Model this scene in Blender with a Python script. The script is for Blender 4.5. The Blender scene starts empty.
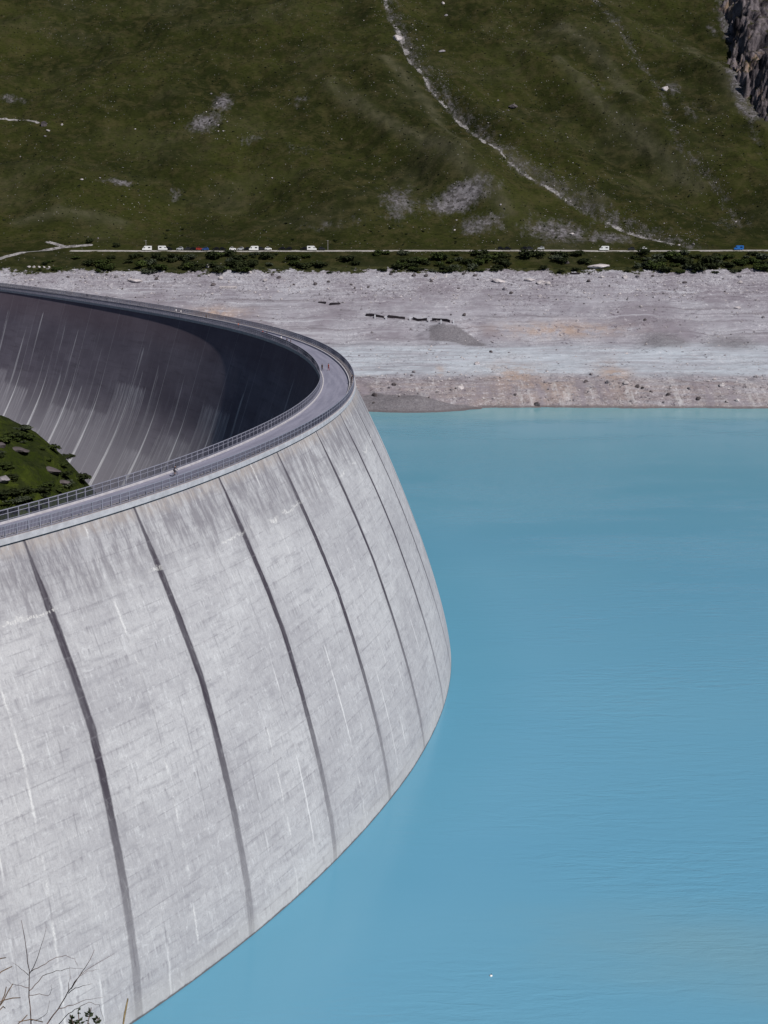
import bpy, bmesh, math, random
import numpy as np
from mathutils import Vector, Matrix
random.seed(7)
rng = np.random.default_rng(11)
R = math.radians
sc = bpy.context.scene
COL = sc.collection

# ------------------------------------------------------------------ camera
F_PX, YH, CREST, HC = 1480.0, 187.0, 74.0, 129.0
TH = math.atan((512 - YH) / F_PX)
cam = bpy.data.cameras.new('camera'); camo = bpy.data.objects.new('camera', cam); COL.objects.link(camo)
cam.sensor_fit = 'VERTICAL'; cam.sensor_height = 24.0; cam.sensor_width = 18.0
cam.lens = 24.0 * F_PX / 1024
cam.clip_start = 0.5; cam.clip_end = 12000
camo.location = (0, 0, HC); camo.rotation_euler = (math.pi / 2 - TH, 0, 0)
sc.camera = camo

def ray(px, py):
    u = (px - 384) / F_PX; v = (py - 512) / F_PX
    return u, math.cos(TH) - v * math.sin(TH), -math.sin(TH) - v * math.cos(TH)
def at_level(px, py, z):
    u, y, w = ray(px, py); t = (z - HC) / w
    return Vector((u * t, y * t, z))
def at_dist(px, py, d):
    u, y, w = ray(px, py); t = d / y
    return Vector((u * t, d, HC + w * t))

# ------------------------------------------------------------------ helpers
def tag(o, label=None, cat=None, group=None, kind=None):
    if label: o['label'] = label
    if cat: o['category'] = cat
    if group: o['group'] = group
    if kind: o['kind'] = kind
    return o
def empty(name, loc=(0, 0, 0), rz=0.0):
    o = bpy.data.objects.new(name, None); COL.objects.link(o)
    o.location = loc; o.rotation_euler = (0, 0, rz); o.empty_display_size = .5
    return o
def link(name, me, parent=None):
    o = bpy.data.objects.new(name, me); COL.objects.link(o)
    if parent: o.parent = parent
    return o
def mesh_np(name, V, Fq, mats, smooth=True, attrs=None, midx=None):
    V = np.asarray(V, np.float32); Fq = np.asarray(Fq, np.int32); k = Fq.shape[1]
    me = bpy.data.meshes.new(name)
    me.vertices.add(len(V)); me.vertices.foreach_set('co', V.ravel())
    me.loops.add(Fq.size); me.loops.foreach_set('vertex_index', Fq.ravel())
    me.polygons.add(len(Fq)); me.polygons.foreach_set('loop_start', np.arange(0, Fq.size, k, dtype=np.int32))
    me.polygons.foreach_set('use_smooth', np.full(len(Fq), smooth))
    if midx is not None: me.polygons.foreach_set('material_index', np.asarray(midx, np.int32))
    me.update(calc_edges=True); me.validate()
    for a, val in (attrs or {}).items():
        val = np.asarray(val, np.float32)
        if val.ndim == 1:
            at = me.attributes.new(a, 'FLOAT', 'POINT'); at.data.foreach_set('value', val)
        else:
            at = me.attributes.new(a, 'FLOAT_VECTOR', 'POINT'); at.data.foreach_set('vector', val.ravel())
    for m in (mats if isinstance(mats, (list, tuple)) else [mats]): me.materials.append(m)
    return me
def grid_faces(n, m, flip=False):
    i, j = np.meshgrid(np.arange(n - 1), np.arange(m - 1), indexing='ij')
    a = (i * m + j).ravel(); q = np.stack([a, a + m, a + m + 1, a + 1], 1)
    return q[:, ::-1] if flip else q

class MB:
    """collects simple solids into one mesh"""
    def __init__(s): s.v = []; s.f = []; s.m = []
    def add(s, V, Fs, mi=0):
        b = len(s.v); s.v += [tuple(x) for x in V]
        for f in Fs: s.f.append(tuple(b + i for i in f)); s.m.append(mi)
    def box(s, c, size, mi=0, taper=1.0, rz=0.0):
        x, y, z = (q / 2 for q in size); V = []
        for dz, t in ((-z, 1), (z, taper)):
            for dx, dy in ((-x, -y), (x, -y), (x, y), (-x, y)):
                dx *= t; dy *= t
                V.append((c[0] + dx * math.cos(rz) - dy * math.sin(rz), c[1] + dx * math.sin(rz) + dy * math.cos(rz), c[2] + dz))
        s.add(V, [(3, 2, 1, 0), (4, 5, 6, 7), (0, 1, 5, 4), (1, 2, 6, 5), (2, 3, 7, 6), (3, 0, 4, 7)], mi)
    def tube(s, pts, r, n=5, mi=0):
        pts = [Vector(p) for p in pts]; rs = r if isinstance(r, (list, tuple)) else [r] * len(pts)
        V = []; Fs = []
        for k, p in enumerate(pts):
            d = (pts[min(k + 1, len(pts) - 1)] - pts[max(k - 1, 0)]).normalized()
            a = d.cross(Vector((0.31, 0.2, .93))).normalized(); b = d.cross(a)
            for i in range(n):
                t = 2 * math.pi * i / n
                V.append(p + (a * math.cos(t) + b * math.sin(t)) * rs[k])
        for k in range(len(pts) - 1):
            for i in range(n):
                Fs.append((k * n + i, k * n + (i + 1) % n, (k + 1) * n + (i + 1) % n, (k + 1) * n + i))
        Fs.append(tuple(range(n))[::-1]); Fs.append(tuple((len(pts) - 1) * n + i for i in range(n)))
        s.add(V, Fs, mi)
    def prism(s, prof, y0, y1, mi=0):
        n = len(prof); V = [(x, y0, z) for x, z in prof] + [(x, y1, z) for x, z in prof]
        Fs = [tuple(range(n)), tuple(range(2 * n - 1, n - 1, -1))] + [(i, i + n, (i + 1) % n + n, (i + 1) % n) for i in range(n)]
        s.add(V, Fs, mi)
    def mesh(s, name, mats, smooth=False, bevel=0):
        me = bpy.data.meshes.new(name); me.from_pydata(s.v, [], s.f)
        for m in (mats if isinstance(mats, (list, tuple)) else [mats]): me.materials.append(m)
        me.polygons.foreach_set('material_index', s.m)
        bm = bmesh.new(); bm.from_mesh(me); bmesh.ops.recalc_face_normals(bm, faces=bm.faces)
        if bevel: bmesh.ops.bevel(bm, geom=list(bm.edges), offset=bevel, segments=2, affect='EDGES', clamp_overlap=True)
        bm.to_mesh(me); bm.free()
        me.polygons.foreach_set('use_smooth', [smooth] * len(me.polygons)); me.update()
        return me

# numpy noise
_P = rng.permutation(4096); _P = np.concatenate([_P, _P]); _G = rng.uniform(0, 2 * np.pi, 4096)
_GX, _GY = np.cos(_G), np.sin(_G)
def perlin(x, y):
    x = np.asarray(x, float); y = np.asarray(y, float)
    xi = np.floor(x).astype(int); yi = np.floor(y).astype(int); fx = x - xi; fy = y - yi
    def g(a, b, dx, dy):
        h = _P[_P[a & 4095] + (b & 4095)]; return _GX[h] * dx + _GY[h] * dy
    u = fx**3 * (fx * (fx * 6 - 15) + 10); v = fy**3 * (fy * (fy * 6 - 15) + 10)
    a = g(xi, yi, fx, fy); b = g(xi + 1, yi, fx - 1, fy); c = g(xi, yi + 1, fx, fy - 1); d = g(xi + 1, yi + 1, fx - 1, fy - 1)
    return (a + u * (b - a)) + v * ((c + u * (d - c)) - (a + u * (b - a)))
def fbm(x, y, o=4, gain=.5):
    r = 0; a = 1
    for k in range(o): r = r + a * perlin(x * 2**k + 17.3 * k, y * 2**k + 9.1 * k); a *= gain
    return r
def ridged(x, y, o=4):
    r = 0; a = 1
    for k in range(o): r = r + a * (1 - 2.2 * abs(perlin(x * 2**k + 5.7 * k, y * 2**k + 3.3 * k))); a *= .5
    return r
def sstep(a, b, x):
    t = np.clip((x - a) / (b - a), 0, 1); return t * t * (3 - 2 * t)

# ------------------------------------------------------------------ materials
class NT:
    def __init__(s, name):
        s.mat = bpy.data.materials.new(name); s.mat.use_nodes = True
        s.t = s.mat.node_tree; s.b = s.t.nodes['Principled BSDF']
    def n(s, typ, ins=None, **kw):
        q = s.t.nodes.new(typ)
        for k, v in kw.items(): setattr(q, k, v)
        for k, v in (ins or {}).items(): s.set(q.inputs[k], v)
        return q
    def set(s, sock, v):
        if isinstance(v, bpy.types.NodeSocket): s.t.links.new(v, sock)
        elif isinstance(v, (tuple, list)) and sock.type == 'RGBA' and len(v) == 3: sock.default_value = (*v, 1)
        else: sock.default_value = v
    def math(s, op, a, b=0.0, c=0.0, clamp=False):
        q = s.n('ShaderNodeMath', {0: a, 1: b, 2: c}, operation=op, use_clamp=clamp); return q.outputs[0]
    def add(s, a, b): return s.math('ADD', a, b)
    def mul(s, a, b): return s.math('MULTIPLY', a, b)
    def ramp(s, v, a, b, lo=0.0, hi=1.0):
        q = s.n('ShaderNodeMapRange', {'Value': v, 'From Min': a, 'From Max': b, 'To Min': lo, 'To Max': hi}, interpolation_type='SMOOTHSTEP'); return q.outputs[0]
    def mix(s, f, a, b, mode='MIX'):
        q = s.n('ShaderNodeMix', data_type='RGBA', blend_type=mode, clamp_factor=True)
        s.set(q.inputs[0], f); s.set(q.inputs[6], a); s.set(q.inputs[7], b); return q.outputs[2]
    def noise(s, vec, scale=1.0, detail=4.0, rough=.55, dist=0.0):
        q = s.n('ShaderNodeTexNoise', {'Vector': vec, 'Scale': scale, 'Detail': detail, 'Roughness': rough, 'Distortion': dist}); return q.outputs[0]
    def voro(s, vec, scale=1.0, feature='F1', out=0, rand=1.0):
        q = s.n('ShaderNodeTexVoronoi', {'Vector': vec, 'Scale': scale, 'Randomness': rand}, feature=feature); return q.outputs[out]
    def vscale(s, vec, x, y, z=1.0):
        q = s.n('ShaderNodeVectorMath', {0: vec, 1: (x, y, z)}, operation='MULTIPLY'); return q.outputs[0]
    def attr(s, name, out='Fac'): return s.n('ShaderNodeAttribute', attribute_name=name).outputs[out]
    def obj(s): return s.n('ShaderNodeTexCoord').outputs['Object']
    def sep(s, v): q = s.n('ShaderNodeSeparateXYZ', {0: v}); return q.outputs
    def comb(s, x, y, z=0.0): return s.n('ShaderNodeCombineXYZ', {0: x, 1: y, 2: z}).outputs[0]
    def bump(s, h, strength=.5, dist=.2, normal=None):
        i = {'Height': h, 'Strength': strength, 'Distance': dist}
        if normal is not None: i['Normal'] = normal
        return s.n('ShaderNodeBump', i).outputs[0]
    def done(s, color, rough=.9, normal=None, spec=.25, metal=0.0):
        s.set(s.b.inputs['Base Color'], color); s.set(s.b.inputs['Roughness'], rough)
        s.set(s.b.inputs['Specular IOR Level'], spec); s.set(s.b.inputs['Metallic'], metal)
        if normal is not None: s.set(s.b.inputs['Normal'], normal)
        return s.mat

def speckled(name, c, var=.35, scale=3.0, rough=.85, spec=.2, metal=0.0, bump=.3, bdist=.05):
    t = NT(name); o = t.obj()
    n = t.noise(o, scale, 4); n2 = t.noise(o, scale * 6, 3)
    dark = tuple(x * (1 - var) for x in c); lite = tuple(min(.95, x * (1 + var)) for x in c)
    col = t.mix(t.ramp(n, .3, .7), dark, lite); col = t.mix(t.ramp(n2, .35, .7, 0, .45), col, dark)
    return t.done(col, rough, t.bump(n2, bump, bdist), spec, metal)

def mat_upstream():
    t = NT('weathered_concrete_lake_face'); w = t.attr('wall', 'Vector'); s, d, sj = t.sep(w)
    wp = t.comb(s, d, 0.0)
    big = t.noise(t.vscale(wp, .03, .045), 1, 4, .6)
    col = t.mix(t.ramp(big, .3, .72), (.39, .386, .415), (.52, .52, .545))
    # concrete lifts: a tone for each pour and uneven horizontal banding
    lift = t.math('FLOOR', t.mul(d, 1 / 3.1)); blk = t.math('FLOOR', t.mul(sj, 2.0))
    wn = t.n('ShaderNodeTexWhiteNoise', {'Vector': t.comb(lift, blk, 3.0)}, noise_dimensions='3D').outputs[0]
    col = t.mix(t.ramp(wn, 0, 1, 0, .09), col, (.27, .265, .30))
    bands = t.noise(t.vscale(wp, .11, .75), 1, 6, .68)
    col = t.mix(t.ramp(bands, .5, .70, 0, .62), col, (.27, .265, .295))
    col = t.mix(t.ramp(bands, .46, .26, 0, .45), col, (.60, .60, .62))
    lined = t.math('PINGPONG', t.mul(d, 1 / 3.1), .5)
    lmask = t.ramp(t.noise(t.vscale(wp, .22, .4), 1, 4, .7), .46, .62)
    col = t.mix(t.mul(t.ramp(lined, .04, .0, 0, .55), lmask), col, (.2, .195, .22))
    # thin vertical board marks and run-off streaks
    vst = t.noise(t.vscale(wp, 1.1, .085), 1, 5, .7)
    col = t.mix(t.ramp(vst, .52, .78, 0, .5), col, (.25, .245, .275))
    col = t.mix(t.ramp(vst, .44, .2, 0, .75), col, (.66, .67, .70))
    mot = t.noise(t.vscale(wp, .45, .55), 1, 6, .75, 1.2)
    col = t.mix(t.ramp(mot, .5, .72, 0, .5), col, (.27, .265, .30))
    col = t.mix(t.ramp(mot, .47, .26, 0, .55), col, (.66, .67, .70))
    vfine = t.noise(t.vscale(wp, 3.6, .55), 1, 4, .7)
    col = t.mix(t.ramp(vfine, .5, .8, 0, .5), col, (.25, .245, .275))
    col = t.mix(t.ramp(vfine, .46, .2, 0, .6), col, (.68, .68, .70))
    vl = t.math('PINGPONG', t.mul(sj, 4.0), .5); vmask = t.ramp(t.noise(t.vscale(wp, .3, .09), 1, 4, .7), .48, .62)
    col = t.mix(t.mul(t.ramp(vl, .03, .008, 0, .5), vmask), col, (.2, .195, .22))
    fr = t.math('FRACT', t.mul(t.add(d, t.mul(t.noise(t.vscale(wp, .3, .3), 1, 3), .5)), 1 / 3.1)); dn = t.noise(t.vscale(wp, 1.7, .12), 1, 4, .7); dm = t.noise(t.vscale(wp, .07, .2), 1, 4, .7)
    col = t.mix(t.mul(t.mul(t.ramp(fr, .75, .0), t.ramp(dn, .5, .68)), t.ramp(dm, .40, .58, 0, .75)), col, (.22, .212, .24))
    col = t.mix(t.mul(t.mul(t.ramp(fr, .6, .0), t.ramp(dn, .48, .34)), t.ramp(dm, .60, .44, 0, .55)), col, (.68, .69, .72))
    grit = t.noise(wp, 3.2, 5, .7)
    col = t.mix(t.ramp(grit, .48, .75, 0, .45), col, (.22, .215, .24))
    # dirty upper zone with ragged lower edge
    reach = t.add(d, t.mul(t.noise(t.vscale(wp, .16, .01), 1, 4, .7), -26.0))
    topz = t.ramp(reach, 3.0, -8.0, 0, 1)
    ts = t.noise(t.vscale(wp, .6, .13), 1, 5, .72)
    col = t.mix(t.mul(topz, t.ramp(ts, .38, .60, .12, .74)), col, (.165, .155, .18))
    rim = t.ramp(t.add(d, t.mul(t.noise(t.vscale(wp, .5, .1), 1, 3), -3.0)), 1.6, -.6)
    col = t.mix(t.mul(rim, t.ramp(mot, .35, .6, .1, .5)), col, (.40, .345, .31))
    # block joints: dark seepage strips every second block
    wob = t.mul(t.add(t.noise(t.vscale(wp, .25, .25), 1, 4, .7), -.5), .02)
    sjw = t.add(sj, wob)
    jd = t.mul(t.math('PINGPONG', sjw, .5), 28.6)
    halfw = t.mul(t.ramp(d, 0, 12, .25, .8), 1.0)
    strip = t.ramp(t.math('SUBTRACT', jd, halfw), .22, -.22)
    fade = t.ramp(d, 34, 70, 1.0, .42); brk = t.ramp(t.noise(t.vscale(wp, 1.3, .5), 1, 4, .7), .25, .5, .75, 1)
    col = t.mix(t.mul(t.mul(strip, fade), brk), col, (.052, .045, .06))
    halo = t.mul(t.ramp(jd, 3.2, .8, 0, .3), t.ramp(t.noise(t.vscale(wp, .9, .06), 1, 3), .4, .65))
    col = t.mix(halo, col, (.2, .195, .22))
    # lime efflorescence on the mid joints and some lift joints
    wob2 = t.mul(t.add(t.noise(t.vscale(wp, .4, .5), 1, 5, .8), -.5), .05)
    md = t.mul(t.math('PINGPONG', t.add(t.add(sj, wob2), .5), .5), 28.6)
    qd = t.mul(t.math('PINGPONG', t.mul(t.add(sj, t.mul(wob2, .5)), 4.0), .5), 7.15); qn = t.ramp(t.noise(t.vscale(wp, .09, .035), 1, 4, .6), .5, .66)
    qn = t.mul(qn, t.ramp(jd, 2.0, 3.5)); col = t.mix(t.mul(t.mul(t.ramp(qd, .3, .05, 0, .75), qn), t.ramp(d, 20, 50, .2, 1)), col, (.72, .72, .74))
    eff = t.mul(t.mul(t.ramp(md, .36, .06), t.ramp(grit, .4, .55, .25, 1)), t.ramp(t.noise(t.vscale(wp, .08, .16), 1, 5, .7), .45, .6))
    col = t.mix(t.mul(eff, .7), col, (.72, .72, .73))
    runs = t.mul(t.ramp(t.noise(t.vscale(wp, 2.2, .045), 1, 4, .6), .63, .74), t.ramp(t.noise(t.vscale(wp, .06, .09), 1, 3), .46, .62))
    col = t.mix(t.mul(runs, .4), col, (.76, .76, .77))
    hl = t.math('ABSOLUTE', t.add(t.add(d, t.mul(t.noise(t.vscale(wp, .12, .2), 1, 5, .8), -5.0)), -8.5))
    hl = t.mul(t.mul(t.ramp(hl, .4, .05), t.ramp(vfine, .42, .55)), t.ramp(t.noise(t.vscale(wp, .07, .01), 1, 4), .5, .58))
    col = t.mix(t.mul(hl, .65), col, (.78, .77, .76))
    ld = t.math('ABSOLUTE', t.math('SUBTRACT', lined, .0)); lm2 = t.ramp(t.noise(t.vscale(wp, .08, .33), 1, 6, .8), .46, .6)
    col = t.mix(t.mul(t.ramp(ld, .07, .01, 0, .28), lm2), col, (.25, .24, .27))
    # pale calcite rim just above the water
    col = t.mix(t.ramp(d, 69, 73, 0, .3), col, (.56, .54, .53)); wl = t.add(d, t.mul(t.noise(t.vscale(wp, .4, .4), 1, 4, .7), .7))
    col = t.mix(t.ramp(wl, 73.9, 74.15, 0, .85), col, (.085, .085, .095))
    h = t.add(t.mul(grit, .5), t.mul(lined, .3))
    return t.done(col, .92, t.bump(h, .35, .12), .15)

def mat_downstream():
    t = NT('weathered_concrete_valley_face'); w = t.attr('wall', 'Vector'); s, d, sj = t.sep(w)
    wp = t.comb(s, d, 0.0)
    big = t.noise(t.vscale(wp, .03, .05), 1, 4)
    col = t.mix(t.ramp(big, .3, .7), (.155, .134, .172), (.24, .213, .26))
    lift = t.math('FLOOR', t.mul(d, 1 / 3.1)); blk = t.math('FLOOR', sj)
    wn = t.n('ShaderNodeTexWhiteNoise', {'Vector': t.comb(lift, blk, 9.0)}, noise_dimensions='3D').outputs[0]
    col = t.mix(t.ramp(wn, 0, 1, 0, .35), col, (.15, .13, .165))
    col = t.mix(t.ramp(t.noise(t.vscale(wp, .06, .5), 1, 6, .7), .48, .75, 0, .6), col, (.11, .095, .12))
    vst = t.noise(t.vscale(wp, .8, .05), 1, 6, .72)
    col = t.mix(t.ramp(vst, .55, .8, 0, .6), col, (.10, .088, .11))
    col = t.mix(t.ramp(vst, .46, .22, 0, .6), col, (.44, .42, .47))
    low = t.ramp(t.add(d, t.mul(t.noise(t.vscale(wp, .05, .02), 1, 3), 30)), 45, 80)
    col = t.mix(t.mul(low, .6), col, (.46, .44, .48))
    col = t.mix(t.ramp(d, 16, 4, 0, .45), col, (.17, .115, .135))
    # lime runs: start at a lift joint at random height and run down
    n_s = t.noise(t.comb(t.mul(s, .11), 3.0, 0.0), 1, 2, .5); n_f = t.noise(t.comb(t.mul(s, 1.4), t.mul(d, .02), 0.0), 1, 4, .7)
    start = t.add(t.mul(t.ramp(n_s, .3, .7), 62.0), t.add(t.mul(n_f, 14.0), -2.0)); dst = t.math('SUBTRACT', d, start)
    on = t.mul(t.ramp(t.noise(t.comb(t.mul(s, .19), 8.0, 0.0), 1, 2, .5), .53, .60), t.ramp(dst, 0, 1.2))
    stk = t.ramp(n_f, .42, .62); dec = t.ramp(dst, 2, 42, .85, .0)
    col = t.mix(t.mul(t.mul(on, dec), t.mul(stk, 1.0)), col, (.86, .84, .88))
    bl = t.math('FLOOR', t.mul(t.add(sj, 1.0), .5))
    b1 = t.n('ShaderNodeTexWhiteNoise', {'W': t.add(bl, 5.2)}, noise_dimensions='1D').outputs[0]
    bst = t.add(t.mul(b1, 48.0), 24.0); bst = t.add(bst, t.mul(n_f, 9.0)); below = t.ramp(t.math('SUBTRACT', d, bst), 0, 1.5); bdec = t.ramp(t.math('SUBTRACT', d, bst), 2, 26, 1, .25)
    col = t.mix(t.mul(t.mul(below, bdec), t.ramp(t.noise(t.vscale(wp, .6, .05), 1, 5, .7), .4, .66, .1, .75)), col, (.58, .55, .60))
    # white joint lines swelling towards the bottom
    wob = t.mul(t.add(t.noise(t.vscale(wp, .15, .12), 1, 4), -.5), .03)
    jd = t.mul(t.math('PINGPONG', t.add(sj, wob), .5), 16.5)
    par = t.ramp(t.math('PINGPONG', t.mul(t.add(sj, -1.0), .5), .5), .2, .3, .25, 1.0)
    hw = t.mul(t.ramp(d, 30, 85, .02, 1.8), par)
    jn = t.ramp(t.noise(t.vscale(wp, .2, .05), 1, 4, .7), .3, .6, .45, 1)
    col = t.mix(t.mul(t.ramp(t.math('SUBTRACT', jd, hw), .3, -.1), t.mul(jn, t.mul(par, t.ramp(d, 0, 60, .22, .95)))), col, (.93, .91, .94))
    grit = t.noise(wp, 2.5, 5, .7)
    col = t.mix(t.ramp(grit, .5, .75, 0, .3), col, (.08, .075, .09))
    return t.done(col, .92, t.bump(grit, .35, .12), .12)

def mat_water():
    t = NT('glacial_lake_water'); o = t.obj()
    n = t.noise(t.vscale(o, .004, .008), 1, 3)
    col = t.mix(t.ramp(n, .3, .7), (.118, .318, .475), (.134, .338, .488))
    x, y, z = t.sep(o)
    # darker and greener towards the far side; a paler silt plume on the near right
    far = t.ramp(y, 420, 860)
    col = t.mix(t.mul(far, .7), col, (.098, .312, .412))
    px = t.math('SUBTRACT', x, 62.0); py = t.math('SUBTRACT', y, 232.0)
    plume = t.math('SQRT', t.add(t.math('POWER', t.mul(t.add(px, t.mul(py, .5)), 1 / 34.), 2.0), t.math('POWER', t.mul(py, 1 / 20.), 2.0)))
    pn = t.noise(t.vscale(o, .05, .09), 1, 4)
    col = t.mix(t.mul(t.ramp(t.add(plume, t.mul(pn, .9)), 1.9, .4), .6), col, (.18, .33, .405))
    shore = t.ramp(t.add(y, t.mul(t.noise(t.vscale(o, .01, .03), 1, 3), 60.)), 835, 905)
    col = t.mix(t.mul(shore, .7), col, (.20, .40, .43))  # pale band painted along the far shore to stand for the bank's reflection
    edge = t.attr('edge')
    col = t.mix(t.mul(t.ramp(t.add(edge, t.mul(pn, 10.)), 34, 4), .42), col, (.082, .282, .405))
    r1 = t.noise(t.vscale(o, .13, .48), 1, 3, .5, .5); r2 = t.noise(t.vscale(o, .7, 1.8), 1, 2)
    big = t.ramp(t.noise(t.vscale(o, .010, .022), 1, 4, .6), .38, .62, .1, 1.25)
    h = t.add(t.mul(r1, 1.0), t.mul(r2, .25))
    calm = t.ramp(edge, 6, 60, .25, 1.0)
    bmp = t.n('ShaderNodeBump', {'Height': h, 'Strength': t.mul(t.mul(big, calm), .8), 'Distance': .3}).outputs[0]
    return t.done(col, .17, bmp, .16)

def ground_common(t, o, green, scree_col):
    return None

def mat_mountain():
    t = NT('alpine_meadow'); o = t.obj()
    n1 = t.noise(o, .012, 5, .6); n2 = t.noise(o, .09, 5, .65); n3 = t.noise(t.vscale(o, .30, .35, .75), 1, 6, .8); n4 = t.noise(t.vscale(o, .02, .03, .05), 1, 4, .6, .8)
    col = t.mix(t.ramp(n1, .35, .65), (.0135, .0168, .0035), (.0285, .0325, .0070))
    col = t.mix(t.ramp(n2, .44, .66, 0, .8), col, (.043, .038, .015))
    col = t.mix(t.ramp(n3, .49, .66, 0, .85), col, (.007, .0085, .002))
    col = t.mix(t.ramp(n3, .45, .28, 0, .6), col, (.056, .053, .023))
    col = t.mix(t.ramp(n4, .50, .68, 0, .4), col, (.010, .0125, .003))
    col = t.mix(t.ramp(n4, .45, .32, 0, .35), col, (.047, .045, .016))
    tuft = t.voro(t.vscale(o, .45, .3, .4), 1)
    col = t.mix(t.ramp(tuft, .25, .0, 0, .5), col, (.012, .015, .005))
    dry = t.attr('dry'); col = t.mix(t.mul(dry, t.ramp(n2, .3, .7, .35, .8)), col, (.075, .072, .045))
    # bare patches and stones
    sc_ = t.attr('scree'); sn = t.noise(t.vscale(o, .16, .06, .12), 1, 6, .78)
    sm = t.ramp(t.add(sc_, t.mul(t.add(sn, -.5), 1.9)), .3, 1.0)
    stone = t.voro(o, .45, out=1); stv = t.ramp(t.sep(stone)[0], 0, 1)
    rock = t.mix(stv, (.075, .068, .075), (.22, .205, .23))
    col = t.mix(t.mul(sm, .8), col, rock)
    pm = t.attr('path'); pn = t.ramp(t.add(pm, t.mul(t.add(t.noise(o, .6, 4, .7), -.5), .9)), .4, .6)
    col = t.mix(pn, col, t.mix(stv, (.12, .112, .115), (.32, .305, .31)))
    # single pebbles everywhere
    v = t.voro(t.vscale(o, .28, .2, .25), 1); keep = t.ramp(t.noise(o, .03, 4), .44, .62)
    col = t.mix(t.mul(t.ramp(v, .13, .07), keep), col, (.24, .225, .235))
    h = t.add(t.mul(n2, 2.2), t.add(t.mul(n3, .8), t.mul(t.mul(sm, stv), .8)))
    return t.done(col, .95, t.bump(h, .8, .7), .08)

def mat_bank():
    t = NT('drained_reservoir_gravel'); o = t.obj(); x, y, z = t.sep(o)
    warp = t.mul(t.add(t.noise(o, .02, 4, .6), -.5), 9.0)
    zz = t.add(z, warp); zp = t.comb(t.mul(x, .008), t.mul(zz, .62), 0.0)
    base = t.mix(t.ramp(t.noise(o, .02, 5, .65), .35, .68), (.215, .195, .228), (.345, .34, .385))
    st = t.noise(zp, 1, 5, .65)
    base = t.mix(t.ramp(st, .5, .66, 0, .75), base, (.165, .148, .17))
    base = t.mix(t.ramp(st, .46, .28, 0, .65), base, (.47, .48, .53))
    # pale silt bench
    bench = t.attr('bench')
    base = t.mix(t.mul(bench, t.ramp(t.noise(t.vscale(o, .02, .08), 1, 4), .3, .65, .3, .85)), base, (.455, .50, .565))
    warm = t.attr('warm')
    base = t.mix(t.mul(warm, t.ramp(t.noise(o, .09, 5, .7), .35, .6, .0, .9)), base, (.37, .275, .23))
    base = t.mix(t.mul(t.ramp(z, 15, 10), t.ramp(t.noise(t.vscale(o, .03, .03), 1, 4), .35, .6, .2, .7)), base, (.265, .215, .205))
    # stones
    vv = t.n('ShaderNodeTexVoronoi', {'Vector': o, 'Scale': 1.5}); stv = t.sep(vv.outputs[1])[0]
    rough_ = t.ramp(t.add(t.noise(o, .04, 4, .7), t.mul(t.attr('stony'), .12)), .42, .68)
    base = t.mix(t.mul(rough_, t.ramp(stv, .6, 1., 0, .4)), base, (.13, .115, .13))
    base = t.mix(t.mul(rough_, t.ramp(stv, .3, .0, 0, .45)), base, (.58, .56, .58))
    base = t.mix(t.ramp(t.noise(o, .55, 5, .8), .54, .75, 0, .5), base, (.17, .15, .175))
    spk = t.noise(o, .33, 4, .8); base = t.mix(t.mul(t.ramp(spk, .56, .64, 0, .85), t.ramp(t.add(t.noise(o, .05, 3), t.mul(t.attr('stony'), .18)), .46, .6)), base, (.085, .072, .09)); base = t.mix(t.mul(t.ramp(spk, .43, .36, 0, .5), t.ramp(t.add(t.noise(o, .06, 3), t.mul(t.attr('stony'), .2)), .48, .6)), base, (.62, .60, .64))
    rill = t.noise(t.vscale(o, .12, .015, .03), 1, 5, .7); low = t.ramp(z, 16, 9)
    base = t.mix(t.mul(low, t.ramp(rill, .48, .64, 0, .7)), base, (.22, .195, .225)); base = t.mix(t.mul(low, t.ramp(rill, .46, .32, 0, .65)), base, (.5, .49, .51))
    dark = t.attr('dark')
    base = t.mix(t.mul(dark, .85), base, t.mix(t.ramp(t.noise(o, .9, 4, .7), .35, .65), (.105, .098, .112), (.19, .178, .195)))
    wet = t.ramp(t.add(z, t.mul(t.noise(o, .3, 3), -1.2)), .9, -.2, 0, .75)
    base = t.mix(wet, base, (.11, .095, .10))
    # grass creeping down at the old water line
    g = t.add(t.attr('grass'), t.mul(t.add(t.noise(o, .07, 5, .75), -.5), 2.2))
    grass = t.mix(t.ramp(t.noise(o, .22, 5, .75), .38, .62), (.010, .014, .004), (.042, .043, .016))
    base = t.mix(t.ramp(g, .44, .56), base, grass)
    h = t.add(t.mul(t.noise(o, .6, 5, .8), 1.0), t.mul(stv, .2))
    return t.done(base, .95, t.bump(h, .55, .5), .1)

def mat_cliff():
    t = NT('fractured_cliff_rock'); o = t.obj(); n = t.noise(t.vscale(o, .09, .045, .03), 1, 7, .75, .6)
    col = t.mix(t.ramp(n, .35, .66), (.018, .014, .017), (.20, .172, .185))
    col = t.mix(t.ramp(t.noise(o, .035, 4), .56, .68, 0, .7), col, (.30, .21, .14))
    nz = t.n('ShaderNodeNewGeometry').outputs['Normal']
    g = t.mul(t.ramp(t.sep(nz)[2], .66, .84), t.ramp(t.noise(o, .05, 4), .40, .54))
    col = t.mix(g, col, (.026, .027, .007))
    hgt = t.noise(o, .7, 6, .8)
    col = t.mix(t.ramp(hgt, .5, .72, 0, .6), col, (.05, .042, .052))
    return t.done(col, .95, t.bump(hgt, 1.0, .8), .1)

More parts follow.
